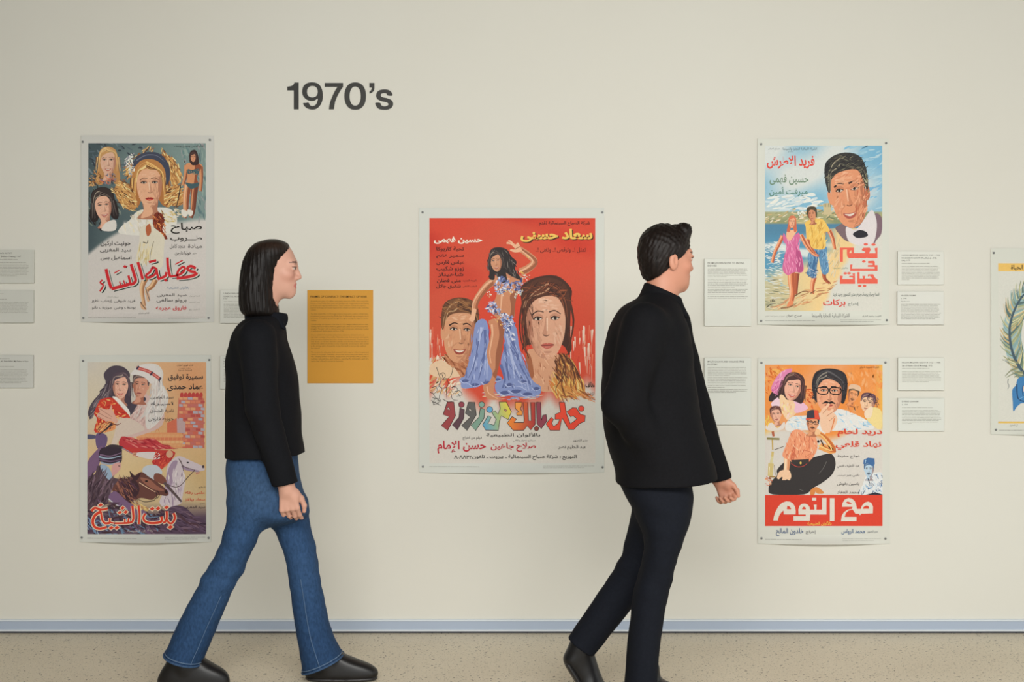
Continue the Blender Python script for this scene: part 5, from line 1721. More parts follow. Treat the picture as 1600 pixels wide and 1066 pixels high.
class Field:
    def __init__(self, lo, hi, h):
        self.lo, self.h = np.asarray(lo, float), h
        self.n = np.ceil((np.asarray(hi) - self.lo) / h).astype(int) + 1
        self.D = np.full(self.n, 0.5, np.float32)

    def box(self, lo, hi, pad):
        a = np.clip(np.floor((np.asarray(lo) - pad - self.lo) / self.h).astype(int), 0, self.n)
        b_ = np.clip(np.ceil((np.asarray(hi) + pad - self.lo) / self.h).astype(int) + 1, 0, self.n)
        s = tuple(slice(i, j) for i, j in zip(a, b_))
        g = [(self.lo[k] + self.h * np.arange(a[k], b_[k])) for k in range(3)]
        return s, g[0][:, None, None], g[1][None, :, None], g[2][None, None, :]

    def add(self, f, k=0.01, lo=None, hi=None):
        s, X, Y, Z = self.box(f.lo if lo is None else lo, f.hi if hi is None else hi, 0.03 + k)
        if self.D[s].size:
            self.D[s] = smin(self.D[s], f(X, Y, Z), k)
        return self

    def sub(self, f, k=0.01):
        s, X, Y, Z = self.box(f.lo, f.hi, 0.03 + k)
        if self.D[s].size:
            self.D[s] = -smin(-self.D[s], f(X, Y, Z), k)
        return self

    def apply(self, fn, lo, hi):
        s, X, Y, Z = self.box(lo, hi, 0)
        if self.D[s].size:
            self.D[s] = fn(self.D[s], X, Y, Z)
        return self

    def cut(self, a, b_, below=True, k=0.006):
        """remove what lies below (or above) the slanting line a-b in the x-z plane"""
        a, b_ = np.asarray(a), np.asarray(b_)
        n = np.array([-(b_[2] - a[2]), b_[0] - a[0]])
        n = n / np.linalg.norm(n) * (1 if (b_[0] > a[0]) else -1)
        X = (self.lo[0] + self.h * np.arange(self.n[0]))[:, None, None]
        Z = (self.lo[2] + self.h * np.arange(self.n[2]))[None, None, :]
        p = n[0] * (X - a[0]) + n[1] * (Z - a[2])
        self.D = (-smin(-self.D, (p if below else -p), k)).astype(np.float32)
        return self

    def mesh(self):
        """naive surface nets"""
        D = self.D
        S = D < 0
        c = [S[i:S.shape[0] - 1 + i, j:S.shape[1] - 1 + j, k:S.shape[2] - 1 + k] for i in (0, 1) for j in (0, 1) for k in (0, 1)]
        cnt = sum(x.astype(np.int8) for x in c)
        act = (cnt > 0) & (cnt < 8)
        I = np.argwhere(act)
        idx = np.full(act.shape, -1, np.int32)
        idx[act] = np.arange(len(I))
        acc, num = np.zeros((len(I), 3)), np.zeros(len(I))
        corners = np.array([(i, j, k) for i in (0, 1) for j in (0, 1) for k in (0, 1)])
        vals = np.stack([D[I[:, 0] + o[0], I[:, 1] + o[1], I[:, 2] + o[2]] for o in corners], 1)
        for a in range(8):
            for b_ in range(a + 1, 8):
                if np.abs(corners[a] - corners[b_]).sum() != 1:
                    continue
                va, vb = vals[:, a], vals[:, b_]
                m = (va < 0) != (vb < 0)
                t = np.where(m, va / np.where(m, va - vb, 1), 0)[:, None]
                acc += np.where(m[:, None], corners[a] + t * (corners[b_] - corners[a]), 0)
                num += m
        V = (I + acc / num[:, None]) * self.h + self.lo
        F = []
        for ax in range(3):
            sa = [slice(None)] * 3
            sb = [slice(None)] * 3
            sa[ax], sb[ax] = slice(0, -1), slice(1, None)
            A, B = S[tuple(sa)], S[tuple(sb)]
            e = np.argwhere(A != B)
            u, w = (ax + 1) % 3, (ax + 2) % 3
            ok = (e[:, u] > 0) & (e[:, w] > 0) & (e[:, u] < S.shape[u] - 1) & (e[:, w] < S.shape[w] - 1)
            e = e[ok]
            q = []
            for du, dw in ((1, 1), (0, 1), (0, 0), (1, 0)):
                g = e.copy()
                g[:, u] -= du
                g[:, w] -= dw
                q.append(idx[g[:, 0], g[:, 1], g[:, 2]])
            q = np.stack(q, 1)
            flip = ~A[e[:, 0], e[:, 1], e[:, 2]]
            q[flip] = q[flip][:, ::-1]
            F.append(q)
        return V, np.vstack(F)

    def build(self, name, mat, parent, col):
        V, F = self.mesh()
        c = col(V) if callable(col) else np.broadcast_to(np.asarray(col, float), (len(V), 3))
        return obj(name, V, F, mat, parent, True, lin(c))


def wrinkle(seed, n, f, dirn=(0, 0, 1), spread=0.5):
    r = np.random.default_rng(seed)
    W_ = []
    for _ in range(n):
        d = np.asarray(dirn, float) + r.normal(0, spread, 3)
        W_.append((d / np.linalg.norm(d) * f * r.uniform(.6, 1.5), r.uniform(0, 6.3)))

    def g(X, Y, Z):
        return sum(np.sin(w[0] * X + w[1] * Y + w[2] * Z + p) for w, p in W_) / n
    return g


def bell(Z, c, w):
    return np.exp(-((Z - c) / w) ** 2)


def make_head(c, k, yaw, pitch=0.0, fem=True):
    """distance function of a head with face; c centre, k scale; faces +x turned by yaw"""
    cy_, sy_, cp, sp = math.cos(yaw), math.sin(yaw), math.cos(pitch), math.sin(pitch)

    def loc(X, Y, Z):
        x, y, z = (X - c[0]) / k, (Y - c[1]) / k, (Z - c[2]) / k
        u, w = x * cy_ + y * sy_, -x * sy_ + y * cy_
        return u * cp + z * sp, w, -u * sp + z * cp      # forward, sideways, up
    j = 0.85 if fem else 1.0
    el, co = ellip, cone
    parts = [(el((-.012, 0, .030), (.092, .074, .080)), .02), (el((.026, 0, -.035), (.062, .060 * (.5 + .5 * j), .074)), .03),
             (el((.050, 0, -.082), (.034, .034 * j, .024)), .03), (co((.070, 0, -.094), (.066, 0, -.100), .014, .014), .02),
             (co((.070, -.030, .022), (.070, .030, .022), .016, .016), .02), (co((.084, 0, .008), (.0995, 0, -.030), .0075, .0095), .012),
             (el((.089, .011, -.034), (.012, .008, .008)), .008), (el((.089, -.011, -.034), (.012, .008, .008)), .008),
             (el((.055, .040, -.022), (.022, .018, .018)), .02), (el((.055, -.040, -.022), (.022, .018, .018)), .02),
             (co((-.012, 0, -.050), (-.040 if fem else -.022, 0, -.19), .050 if fem else .054, .054 if fem else .062), .03)]
    lips = [(el((.081, 0, -.059), (.012, .022, .0055)), .006), (el((.079, 0, -.069), (.012, .020, .007)), .006)]
    cuts = [(el((.098, .031, .004), (.022, .019, .013)), .014), (el((.098, -.031, .004), (.022, .019, .013)), .014), (co((.100, -.015, -.0645), (.100, .015, -.0645), .011, .011), .003)]
    eyes = [el((.0750, s * .031, .003), (.0125, .0125, .0125)) for s in (1, -1)]
    lids = [el((.079, s * .031, .0105), (.0135, .016, .006)) for s in (1, -1)]
    ears = [el((-.012, s * .074, -.012), (.018, .009, .030)) for s in (1, -1)] if not fem else []

    def f(X, Y, Z):
        u, w, v = loc(X, Y, Z)
        d = None
        for g, kk in parts:
            e = g(u, w, v)
            d = e if d is None else smin(d, e, kk)
        for g, kk in cuts[:2]:
            d = -smin(-d, g(u, w, v), kk)
        for g, kk in lips:
            d = smin(d, g(u, w, v), kk)
        d = -smin(-d, cuts[2][0](u, w, v), .003)
        for g in eyes:
            d = smin(d, g(u, w, v), .002)
        for g in lids:
            d = smin(d, g(u, w, v), .003)
        for g in ears:
            d = smin(d, g(u, w, v), .006)
        for s in (1, -1) if ears else ():
            d = -smin(-d, ellip((-.006, s * .083, -.008), (.009, .006, .017))(u, w, v), .004)
        return d * k
    f.lo, f.hi = np.asarray(c) - .2 * k, np.asarray(c) + .13 * k
    f.loc = loc
    return f


def paint_head(V, f, skin, lip, brow):
    u, w, v = f.loc(V[:, 0], V[:, 1], V[:, 2])
    col = np.broadcast_to(np.asarray(skin, float), (len(V), 3)).copy()

    def blend(m, c):
        nonlocal col
        m = np.clip(m, 0, 1)[:, None]
        col = col * (1 - m) + np.asarray(c, float) * m
    near = (u > .03) & (v < .06) & (v > -.12)
    blend(near * np.exp(-(((np.abs(w) - .04) / .02) ** 2 + ((v + .03) / .02) ** 2)) * .16, (208, 104, 92))
    blend(near * (((v + .064) / .0115) ** 2 + (w / .024) ** 2 < 1) * (u > .072) * .8, lip)
    blend(near * (((v - .0265 + 9 * (np.abs(w) - .032) ** 2) / .0045) ** 2 + ((np.abs(w) - .032) / .019) ** 2 < 1) * .7, brow)
    for s in (1, -1):
        de = np.sqrt((u - .0750) ** 2 + (w - s * .031) ** 2 + (v - .003) ** 2)
        slit = (np.abs(v - .002) < .0045 * np.sqrt(np.clip(1 - ((w - s * .031) / .0125) ** 2, 0, 1)) + .0008) & (de < .0155) & (u > .076)
        blend(slit * 1.0, (186, 170, 160))
        di = np.sqrt((u - .0870) ** 2 + (w - s * .031) ** 2 + (v - .002) ** 2)
        blend((slit & (di < .0078)) * 1.0, (52, 38, 32))
        blend(((de < .018) & (v > .0058) & (v < .0092) & (u > .076)) * .85, (46, 34, 30))
    return col


def hand(F, wrist, down, across, palm, thumb_side, curl, k=1.0):
    """a relaxed hand: palm and five fingers; down = wrist to knuckles, across = little finger to index, palm = direction the palm faces"""
    wr, dn, ac, pm = (np.asarray(v, float) for v in (wrist, down, across, palm))
    dn, ac, pm = dn / np.linalg.norm(dn), ac / np.linalg.norm(ac), pm / np.linalg.norm(pm)

    def q(a, b_, c):
        return wr + (dn * a + ac * b_ + pm * c) * k
    for b0, b1 in ((-.026, -.030), (-.010, -.011), (.008, .009), (.024, .027)):
        F.add(cone(q(.004, b0 * .55, 0), q(.080, b1, .002), .013 * k, .0105 * k), .010)
    F.add(cone(q(-.05, 0, 0), q(.012, 0, 0), .026 * k, .023 * k), .02)
    F.add(ellip(q(.035, .024, .008), np.array((.020, .020, .026)) * k), .012)
    for b_, l, cr in ((-.030, .70, 1.15), (-.011, .92, 1.0), (.009, 1.0, .92), (.027, .90, .8)):
        p, ang = np.array((.080, b_, .002)), .25
        for seg, r0, r1 in ((.040, .0092, .0084), (.026, .0084, .0076), (.021, .0076, .0066)):
            ang += curl * cr
            n = p + np.array((math.cos(ang), b_ * .8, math.sin(ang))) * seg * l
            F.add(cone(q(*p), q(*n), r0 * k, r1 * k), .0035)
            p = n
    t = [(.022, .024, .010), (.050, .044, .016), (.078, .050, .022), (.100, .046, .026)]
    for a, b_, r0, r1 in ((0, 1, .0135, .0105), (1, 2, .0105, .0092), (2, 3, .0092, .0074)):
        F.add(cone(q(*t[a]), q(*t[b_]), r0 * k, r1 * k), .006)


def tube(name, pts, r, mat, parent, col, n=6):
    p = np.asarray(pts, float)
    d = np.gradient(p, axis=0)
    d /= np.linalg.norm(d, axis=1)[:, None] + 1e-9
    up = np.where(np.abs(d[:, 2:3]) > .8, np.array([[1., 0, 0]]), np.array([[0., 0, 1]]))
    a = np.cross(d, up)
    a /= np.linalg.norm(a, axis=1)[:, None] + 1e-9
    b_ = np.cross(d, a)
    th = np.arange(n) * 2 * math.pi / n
    V = (p[:, None] + (a[:, None] * np.cos(th)[None, :, None] + b_[:, None] * np.sin(th)[None, :, None]) * r).reshape(-1, 3)
    F = [(i * n + k, i * n + (k + 1) % n, (i + 1) * n + (k + 1) % n, (i + 1) * n + k) for i in range(len(p) - 1) for k in range(n)]
    return obj(name, V, F, mat, parent, True, lin(np.broadcast_to(np.asarray(col, float), (len(V), 3))))


def seam_on(st, frac, z0, z1, out=0.002, n=40):
    """a line running down the camera side of a trouser leg, frac = -1..1 across it"""
    z = np.linspace(z0, z1, n)
    cx, rx, cy, ry = st.at(z)
    return np.column_stack([cx + rx * frac, cy - (ry + out) * (1 - abs(frac) ** st.e) ** (1 / st.e) - .001, z])


def hem_on(st, a, b_, lift, out=0.002, n=60):
    th = np.linspace(0, 2 * math.pi, n)
    z = np.full(n, (a[2] + b_[2]) / 2)
    for _ in range(4):
        cx, rx, cy, ry = st.at(z)
        c, s = np.cos(th), np.sin(th)
        x = cx + (rx + out) * np.sign(c) * np.abs(c) ** (2 / st.e)
        y = cy + (ry + out) * np.sign(s) * np.abs(s) ** (2 / st.e)
        z = a[2] + (x - a[0]) * (b_[2] - a[2]) / (b_[0] - a[0]) + lift
    return np.column_stack([x, y, z])


M_SKIN = attr_mat('skin', 0.5, 0.35, 40.0, 0.97, 1.02)
M_HAIR = attr_mat('dark_hair', 0.5, 0.22, 70.0, 0.6, 1.5, (1.6, 1.6, 0.12), 0.35)
M_WOOL = attr_mat('black_wool', 0.85, 0.15, 120.0, 0.85, 1.15, None, 0.15)
M_DENIM = attr_mat('blue_denim', 0.85, 0.15, 130.0, 0.72, 1.28, (1, 1, 0.5), 0.3, 4)
M_LEATHER = attr_mat('black_leather', 0.38, 0.4, 60.0, 0.9, 1.1)

# ================================================================== the woman
wy = -0.80
wt = thing('person', 'person with a dark bob in black jacket and blue flared jeans, striding right', 'person', (P3(415, 1063, -0.8)[0], -0.82, 0))
hc = P3(428, 419, wy)
hf = make_head(hc, 0.955, 0.06, -0.05, True)

jt = Stack([(492, 398, 434, wy, .075), (502, 380, 441, wy, .125), (514, 370, 444, wy, .165), (532, 362, 447, wy, .178), (560, 356, 457, wy, .172), (600, 354, 465, wy, .158), (650, 353, 469, wy, .158),
            (700, 353, 473, wy, .172), (724, 353, 476, wy, .176)], 2.3)
hips = Stack([(690, 360, 462, wy, .13), (730, 355, 465, wy, .155), (760, 357, 470, wy, .165), (790, 359, 478, wy, .168), (806, 364, 477, wy, .15), (818, 388, 452, wy, .1)], 2.4)
yn = -0.90
ln = Stack([(780, 361, 450, -.88, .085), (800, 358, 432, -.885, .092), (820, 353, 413, -.89, .092), (845, 346, 402, yn, .086), (868, 337, 390, yn, .08), (892, 321, 381, yn, .075), (920, 307, 365, yn, .074),
            (950, 291, 352, yn, .077), (980, 276, 339, yn, .083), (1005, 265, 329, yn, .09), (1025, 257, 320, yn, .096), (1046, 250, 312, yn, .1)], 2.15)
lf = Stack([(780, 392, 479, -.73, .085), (800, 406, 480, -.73, .09), (820, 424, 484, -.735, .09), (845, 437, 490, -.74, .084), (870, 446, 496, -.745, .078), (900, 451, 499, -.75, .073), (930, 455, 505, -.755, .074),
            (960, 459, 511, -.76, .079), (990, 464, 519, -.76, .086), (1020, 469, 534, -.76, .094), (1040, 472, 545, -.76, .098), (1060, 475, 553, -.76, .1)], 2.15)

# body
B = Field((hc[0] - .45, -1.14, -0.0), (hc[0] + .42, -.50, hc[2] + .15), 0.0034)
B.add(hf, .02)
B.add(Stack([(498, 400, 430, wy, .07), (515, 384, 436, wy, .14), (540, 370, 440, wy, .155), (600, 365, 452, wy, .13), (650, 364, 452, wy, .12), (700, 362, 455, wy, .14), (780, 366, 466, wy, .15), (812, 372, 468, wy, .13)]), .03)
for st, y, foot in ((ln, yn, (262, 330)), (lf, -.76, (492, 560))):
    B.add(Stack(st.rows[:-3], 2.15, -.02), .03)
    B.add(cone(P3((st.rows[-4][1] + st.rows[-4][2]) / 2, st.rows[-4][0] - 10, y), P3(foot[0] + 12, 1052 if y == yn else 1046, y), .042, .022), .02)
    B.add(cone(P3(foot[0] + 6, 1060 if y == yn else 1054, y), P3(foot[1], 1072 if y == yn else 1059, y), .018, .010), .02)
sh, elb, wrs = P3(402, 528, -.965), P3(410, 640, -.99), P3(446, 755, -.97)
B.add(cone(sh, elb, .05, .042), .03).add(cone(elb, wrs, .04, .028), .02)
hand(B, P3(448, 762, -.97), (.14, .05, -1), (1, 0, .14), (0, 1, .05), 1, .42, .98)
sh2, el2, wr2 = P3(402, 528, -.635), P3(395, 640, -.60), P3(392, 735, -.60)
B.add(cone(sh2, el2, .05, .042), .03).add(cone(el2, wr2, .04, .028), .02)
hand(B, P3(393, 745, -.60), (.05, 0, -1), (1, 0, .05), (0, -1, 0), 1, .4, .95)
B.build('body', M_SKIN, wt, lambda V: paint_head(V, hf, (205, 156, 136), (190, 104, 98), (50, 36, 32)))

# hair: chin-length bob falling past the collar
Hh = Field((hc[0] - .17, wy - .16, hc[2] - .22), (hc[0] + .14, wy + .16, hc[2] + .15), 0.0034)
Hh.add(Stack([(374, 414, 440, wy, .045), (379, 402, 448, wy, .07), (386, 393, 452, wy, .085), (396, 386, 452, wy, .094), (408, 381, 446, wy, .098), (422, 378, 439, wy, .1), (440, 376, 434, wy, .102),
              (460, 375, 431, wy, .104), (480, 376, 434, wy, .102), (491, 381, 434, wy, .094), (498, 390, 430, wy, .07)], 2.2), .01)
fr = P3(470, 440, wy)
Hh.sub(ellip((fr[0] - .0, wy, fr[2] - .005), (.075, .068, .085)), .012)
Hh.apply(lambda D, X, Y, Z: D + .0013 * (np.sin(np.arctan2(Y - wy, X - hc[0] + .02) * 41 + Z * 26) + np.sin(np.arctan2(Y - wy, X - hc[0] + .02) * 67 - Z * 21 + 1.3 * np.sin(Z * 40))) * np.clip((hc[2] + .12 - Z) * 12, 0, 1), Hh.lo, Hh.lo + Hh.n * Hh.h)
Hh.build('hair', M_HAIR, wt, lambda V: fmix((19, 14, 12), (50, 34, 25), bell(V[:, 2], hc[2] + .085, .025) * .7))  # brown highlight at the crown is painted into the hair colour

# jacket
J = Field((P3(340, 700, -1)[0], -1.09, P3(400, 775, -.95)[2]), (P3(500, 700, -.9)[0], -.52, P3(400, 480, -.8)[2]), 0.005)
J.add(jt, .02)
J.cut(P3(353, 714, wy), P3(475, 708, wy), True)
J.add(cone(sh, elb, .068, .058), .03).add(cone(elb, P3(448, 764, -.97), .057, .046), .02)
J.add(cone(sh2, el2, .066, .057), .03).add(cone(el2, P3(393, 745, -.60), .056, .046), .02)
J.cut(P3(420, 761, -.97), P3(470, 753, -.97), True)
wk = wrinkle(5, 5, 60, (.3, 0, 1), .5)
J.apply(lambda D, X, Y, Z: D + .0028 * wk(X, Y, Z), J.lo, J.lo + J.n * J.h)
jo = J.build('jacket', M_WOOL, wt, (17, 18, 22))
Cl = Field((P3(385, 500, -.8)[0], -.93, P3(385, 524, -.8)[2]), (P3(455, 500, -.8)[0], -.67, P3(385, 478, -.8)[2]), 0.003)
Cl.add(cone(P3(398, 494, wy), P3(428, 498, wy), .052, .052), .01)
for s in (-1, 1):
    Cl.add(cone(P3(428, 496, wy + s * .03), P3(445, 514, wy + s * .045), .026, .005), .012)
Cl.cut(P3(390, 481, wy), P3(440, 489, wy), False, .004)
co = Cl.build('collar', M_WOOL, jo, (17, 19, 25))

# jeans
Jn = Field((P3(235, 1000, -.9)[0], -1.02, 0.02), (P3(560, 1000, -.76)[0], -.60, P3(400, 685, -.8)[2]), 0.005)
Jn.add(hips, .02).add(ln, .04)
a1, b1 = P3(257, 1021, yn), P3(314, 1037, yn)
Jn.add(lf, .04)
a2, b2 = P3(473, 1051, -.76), P3(538, 1023, -.76)
mid = (P3(395, 960, -.83)[0])


def hem_cut(D, X, Y, Z, a, b_, side):
    n = np.array([-(b_[2] - a[2]), b_[0] - a[0]])
    n /= np.linalg.norm(n)
    p = -(n[0] * (X - a[0]) + n[1] * (Z - a[2]))
    return np.where((X < mid) if side < 0 else (X >= mid), np.maximum(D, p), D)


top = Jn.lo + Jn.n * Jn.h
Jn.apply(lambda D, X, Y, Z: hem_cut(D, X, Y, Z, a1, b1, -1), Jn.lo, (top[0], top[1], .35))
Jn.apply(lambda D, X, Y, Z: hem_cut(D, X, Y, Z, a2, b2, 1), Jn.lo, (top[0], top[1], .35))
wk2 = wrinkle(8, 6, 95, (.35, .1, 1), .45)
zk = P3(400, 880, -.83)[2]
Jn.apply(lambda D, X, Y, Z: D + wk2(X, Y, Z) * (.0012 + .0042 * bell(Z, zk, .11) + .003 * bell(Z, P3(400, 800, -.83)[2], .07)), Jn.lo, top)


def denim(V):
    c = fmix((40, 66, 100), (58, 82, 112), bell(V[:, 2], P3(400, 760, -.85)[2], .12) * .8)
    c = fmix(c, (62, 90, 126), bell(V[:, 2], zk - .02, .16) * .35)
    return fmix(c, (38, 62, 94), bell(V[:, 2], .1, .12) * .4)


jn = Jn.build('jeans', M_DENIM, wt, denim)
LT = (104, 126, 152)
tube('hem_stitching', hem_on(ln, a1, b1, .013), .0016, M_DENIM, jn, LT)
tube('hem_stitching', hem_on(lf, a2, b2, .013), .0016, M_DENIM, jn, LT)
tube('hem', hem_on(ln, a1, b1, .002), .004, M_DENIM, jn, (60, 84, 116))
tube('hem', hem_on(lf, a2, b2, .002), .004, M_DENIM, jn, (60, 84, 116))
tube('side_seam', seam_on(ln, .62, P3(300, 925, yn)[2], P3(300, 1030, yn)[2]), .0014, M_DENIM, jn, (84, 108, 138))
tube('side_seam', seam_on(lf, -.02, P3(490, 900, -.76)[2], P3(490, 1034, -.76)[2]), .0016, M_DENIM, jn, (84, 108, 138))

# boots
for y, up, so in ((yn, [(1010, 268, 312), (1028, 263, 319), (1038, 258, 334), (1046, 253, 348), (1054, 249, 356), (1066, 246, 359), (1074, 246, 359)], (1067, 1078.6, 245, 361)),
                  (-.76, [(1005, 484, 526), (1022, 481, 538), (1031, 479, 560), (1038, 477, 578), (1045, 476, 588), (1054, 476, 591), (1060, 476, 591)], (1055.5, 1062.7, 475, 593))):
    ws = [.04, .041, .043, .045, .047, .048, .048]
    F = Field((P3(up[-1][1], 1000, y)[0] - .02, y - .08, -0.004), (P3(up[-1][2], 1000, y)[0] + .02, y + .08, P3(0, up[0][0], y)[2] + .02), 0.0035)
    F.add(Stack([(a, l, r, y, w_) for (a, l, r), w_ in zip(up, ws)], 2.4), .01)
    F.add(cone(P3(up[0][1] + 20, 1008, y), P3(up[1][1] + 29, 1042, y), .036, .048), .01)
    bo = F.build('boot', M_LEATHER, wt, (24, 22, 22))
    F = Field((P3(so[2], 1000, y)[0] - .02, y - .08, -0.012), (P3(so[3], 1000, y)[0] + .02, y + .08, P3(0, so[0], y)[2] + .02), 0.003)
    F.add(Stack([(so[0], so[2], so[3], y, .051), (so[1], so[2] + 1, so[3] - 2, y, .05)], 2.6), .005)
    F.build('sole', M_LEATHER, bo, (40, 38, 38))

# ================================================================== the man
my = -1.10
mt = thing('person', 'person with short dark hair in black jacket and dark trousers, walking right', 'person', (P3(1010, 1090, my)[0], my, 0))
yl = -1.18
near_rows = [(770, 982, 1079, -1.14, .11), (800, 995, 1077, -1.16, .108), (830, 1004, 1070, yl, .1), (850, 1006, 1065, yl, .094), (870, 1005, 1059, yl, .088), (890, 1000, 1054, yl, .083), (920, 991, 1046, yl, .079),
              (960, 986, 1038, yl, .077), (1000, 981, 1032, yl, .08), (1040, 978, 1028, yl, .085), (1098, 973, 1027, yl, .092)]
mc = P3(1041, 405, my)
yw = 0.40
mf = make_head(mc, 0.99, yw, -0.02, False)
msh, mel, mwr = P3(1008, 508, -1.30), P3(974, 632, -1.33), P3(1030, 712, -1.20)
fsh, fel, fwr = P3(1046, 505, -.90), P3(1082, 632, -.87), P3(1122, 745, -.93)
B = Field((P3(880, 900, -1)[0], -1.50, 0.0), (P3(1175, 800, -.9)[0], -.78, mc[2] + .16), 0.0034)
B.add(mf, .02)
B.add(Stack([(462, 1008, 1044, my, .08), (480, 985, 1056, my, .15), (510, 966, 1064, my, .19), (600, 966, 1066, my, .16), (680, 972, 1064, my, .15), (760, 985, 1070, my, .15), (810, 1004, 1066, my, .13)]), .03)
B.add(Stack(near_rows[:-1], 2.2, -.02), .03)
B.add(cone(P3(1003, 1060, yl), P3(1004, 1092, yl), .04, .036), .02).add(cone(P3(1000, 1096, yl), P3(1070, 1104, yl), .03, .022), .02)
for a, b_, ra, rb in (((1036, 780), (1001, 884), .082, .056), ((1001, 884), (908, 1010), .052, .036), ((908, 1010), (930, 1068), .028, .02)):
    B.add(cone(P3(*a, -1.02 if a[0] > 1002 else -1.0), P3(*b_, -1.0), ra, rb), .02)
B.add(cone(msh, mel, .055, .045), .03).add(cone(mel, mwr, .043, .03), .02)
hand(B, P3(1036, 708, -1.17), (.8, .45, -.2), (.3, 0, 1), (0, 1, 0), 1, .3, .9)
B.add(cone(fsh, fel, .055, .045), .03).add(cone(fel, fwr, .043, .03), .02)
hand(B, P3(1124, 748, -.93), (.42, -.05, -.8), (.8, -.1, .42), (-.5, -1, -.1), 1, .85, .86)
B.build('body', M_SKIN, mt, lambda V: paint_head(V, mf, (198, 139, 114), (180, 104, 94), (40, 30, 27)))

# short hair, fuller in front
Hm = Field((mc[0] - .17, my - .16, mc[2] - .14), (mc[0] + .19, my + .16, mc[2] + .19), 0.0034)
cyw, syw = math.cos(yw), math.sin(yw)


def hair_m(X, Y, Z):
    u, w, v = mf.loc(X, Y, Z)
    d = ellip((-.010, 0, .036), (.096, .081, .090))(u, w, v)
    d = smin(d, cone((.055, -.03, .104), (.090, .03, .096), .026, .022)(u, w, v), .03)
    d = smin(d, ellip((-.045, 0, -.02), (.052, .064, .072))(u, w, v), .03)
    face = (-.66 * (u - .062) + .75 * (v - .040)) + .0
    side = np.maximum(-(v + .015), (u - .006))
    keep = np.minimum(-face * 1.0, side * 1.0)
    d = np.maximum(d, keep)
    d = np.maximum(d, -(v + .085))
    wv = np.sin(u * 260 + np.sin(w * 90) * 2 + v * 60) * np.sin(w * 190 + v * 90) + .6 * np.sin(u * 420 - v * 230 + np.sin(w * 60) * 3)
    return d + .0016 * wv


hair_m.lo, hair_m.hi = Hm.lo, Hm.lo + Hm.n * Hm.h
Hm.add(hair_m, .004)
Hm.build('hair', M_HAIR, mt, (24, 17, 14))

# jacket
J = Field((P3(915, 700, -1.3)[0], -1.50, P3(1000, 775, -1.1)[2]), (P3(1160, 700, -.9)[0], -.74, P3(1000, 440, -1.1)[2]), 0.0055)
J.add(Stack([(452, 1010, 1046, my, .07), (464, 998, 1054, my, .10), (479, 974, 1062, my, .155), (496, 960, 1068, my, .20), (515, 951, 1076, my, .225), (545, 944, 1080, my, .215), (580, 941, 1084, my, .205),
             (620, 940, 1089, my, .2), (660, 943, 1096, my, .2), (700, 950, 1107, my, .205), (730, 960, 1116, my, .205), (765, 962, 1124, my, .21)], 2.3), .02)
J.cut(P3(960, 755, my), P3(1123, 747, my), True)
J.add(cone(msh, mel, .078, .066), .04).add(cone(mel, P3(1032, 714, -1.24), .068, .058), .03)
J.add(cone(fsh, fel, .075, .062), .04).add(cone(fel, P3(1125, 752, -.93), .060, .045), .03)
J.cut(P3(1080, 762, -.93), P3(1150, 744, -.93), True)
wk3 = wrinkle(15, 5, 50, (.4, 0, 1), .5)
J.apply(lambda D, X, Y, Z: D + .003 * wk3(X, Y, Z), J.lo, J.lo + J.n * J.h)
jo = J.build('jacket', M_WOOL, mt, (16, 16, 19))
Cl = Field((P3(980, 450, my)[0], my - .16, P3(985, 500, my)[2]), (P3(1090, 450, my)[0], my + .16, P3(985, 430, my)[2]), 0.0035)
Cl.add(Stack([(436, 1009, 1054, my, .072), (450, 1004, 1058, my, .078), (464, 997, 1062, my, .088), (476, 986, 1066, my, .1)], 2.2), .01)
for s in (-1, 1):
    Cl.add(cone(P3(1050, 464, my + s * .03), P3(1072, 494, my + s * .045), .024, .010), .016)
Cl.cut(P3(1012, 443, my), P3(1056, 462, my), False, .004)
Cl.build('collar', M_WOOL, jo, (17, 17, 20))

# trousers
near = Stack(near_rows, 2.2)
T_ = Field((P3(880, 1000, -1)[0], -1.32, 0.02), (P3(1100, 760, -1)[0], -.88, P3(1000, 725, my)[2]), 0.0055)
T_.add(Stack([(728, 966, 1076, my, .15), (755, 968, 1080, my, .165), (780, 981, 1079, my, .17), (805, 995, 1076, my, .165), (830, 1006, 1068, my, .14), (850, 1010, 1060, my, .09)], 2.4), .02)
T_.add(near, .03)
T_.add(cone(P3(1036, 780, -1.02), P3(1001, 884, -1.0), .1, .072), .04).add(cone(P3(1001, 884, -1.0), P3(908, 1010, -1.0), .07, .056), .03)
ha, hb = P3(885, 996, -1.0), P3(935, 1032, -1.0)
md = P3(960, 1000, -1.05)[0]
T_.apply(lambda D, X, Y, Z: np.where(X < md, np.maximum(D, -(-(hb[2] - ha[2]) * (X - ha[0]) + (hb[0] - ha[0]) * (Z - ha[2])) / np.hypot(hb[2] - ha[2], hb[0] - ha[0])), D),
         T_.lo, (md + .1, -.8, P3(900, 930, -1)[2]))
wk4 = wrinkle(25, 6, 80, (.35, .1, 1), .45)
z2 = P3(1000, 880, yl)[2]
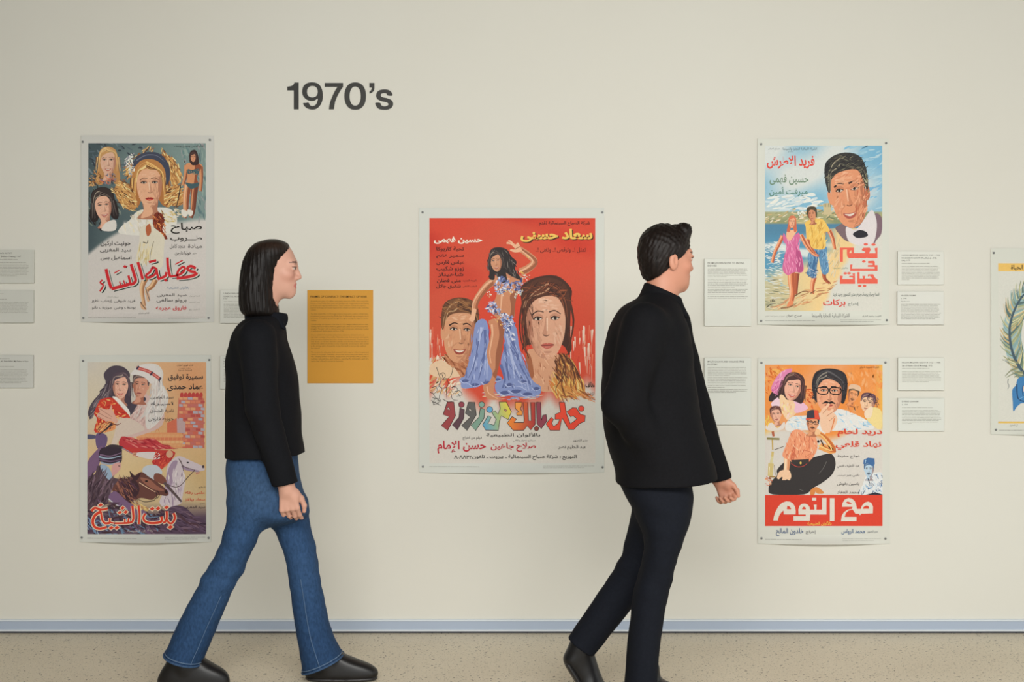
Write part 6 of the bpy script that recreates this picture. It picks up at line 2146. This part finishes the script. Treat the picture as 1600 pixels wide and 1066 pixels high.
T_.apply(lambda D, X, Y, Z: D + wk4(X, Y, Z) * (.001 + .0045 * bell(Z, z2, .1) + .003 * bell(Z, P3(1000, 800, yl)[2], .06)), T_.lo, T_.lo + T_.n * T_.h)
T_.build('trousers', M_WOOL, mt, (20, 23, 31))

# shoes
F = Field((P3(960, 1090, yl)[0], yl - .08, -.01), (P3(1120, 1090, yl)[0], yl + .08, P3(0, 1020, yl)[2]), 0.0035)
F.add(Stack([(1034, 988, 1030, yl, .04), (1058, 984, 1033, yl, .043), (1070, 979, 1052, yl, .046), (1082, 975, 1084, yl, .049), (1094, 973, 1099, yl, .051), (1108, 973, 1102, yl, .051)], 2.4), .01)
so = F.build('shoe', M_LEATHER, mt, (22, 21, 22))
F = Field((P3(960, 1090, yl)[0], yl - .08, -.012), (P3(1120, 1090, yl)[0], yl + .08, .05), 0.003)
F.add(Stack([(1104, 972, 1104, yl, .054), (1113.4, 973, 1102, yl, .053)], 2.6), .004)
F.build('sole', M_LEATHER, so, (36, 34, 34))
yf = -1.0
F = Field((P3(870, 1000, yf)[0], yf - .09, -.01), (P3(970, 1000, yf)[0], yf + .09, P3(0, 990, yf)[2]), 0.0035)
for a, b_, ra, rb, s_ in (((910, 1008), (898, 1030), .042, .036, 1), ((897, 1030), (922, 1070), .034, .036, 1.15), ((922, 1070), (944, 1079), .034, .026, 1.35), ((908, 1014), (924, 1060), .04, .036, 1)):
    F.add(cone(P3(*a, yf), P3(*b_, yf), ra, rb, s_), .02)
F.apply(lambda D, X, Y, Z: np.maximum(D, .003 - Z), F.lo, F.lo + F.n * F.h)
so = F.build('shoe', M_LEATHER, mt, (22, 21, 22))
F = Field((P3(870, 1000, yf)[0], yf - .09, -.01), (P3(970, 1000, yf)[0], yf + .09, P3(0, 1010, yf)[2]), 0.003)
for a, b_, ra, rb in (((888, 1037), (915, 1081), .014, .014), ((915, 1081), (945, 1087), .014, .011)):
    F.add(cone(P3(*a, yf), P3(*b_, yf), ra, rb, 3.0), .008)
F.apply(lambda D, X, Y, Z: np.maximum(D, .001 - Z), F.lo, F.lo + F.n * F.h)
F.build('sole', M_LEATHER, so, (36, 34, 34))
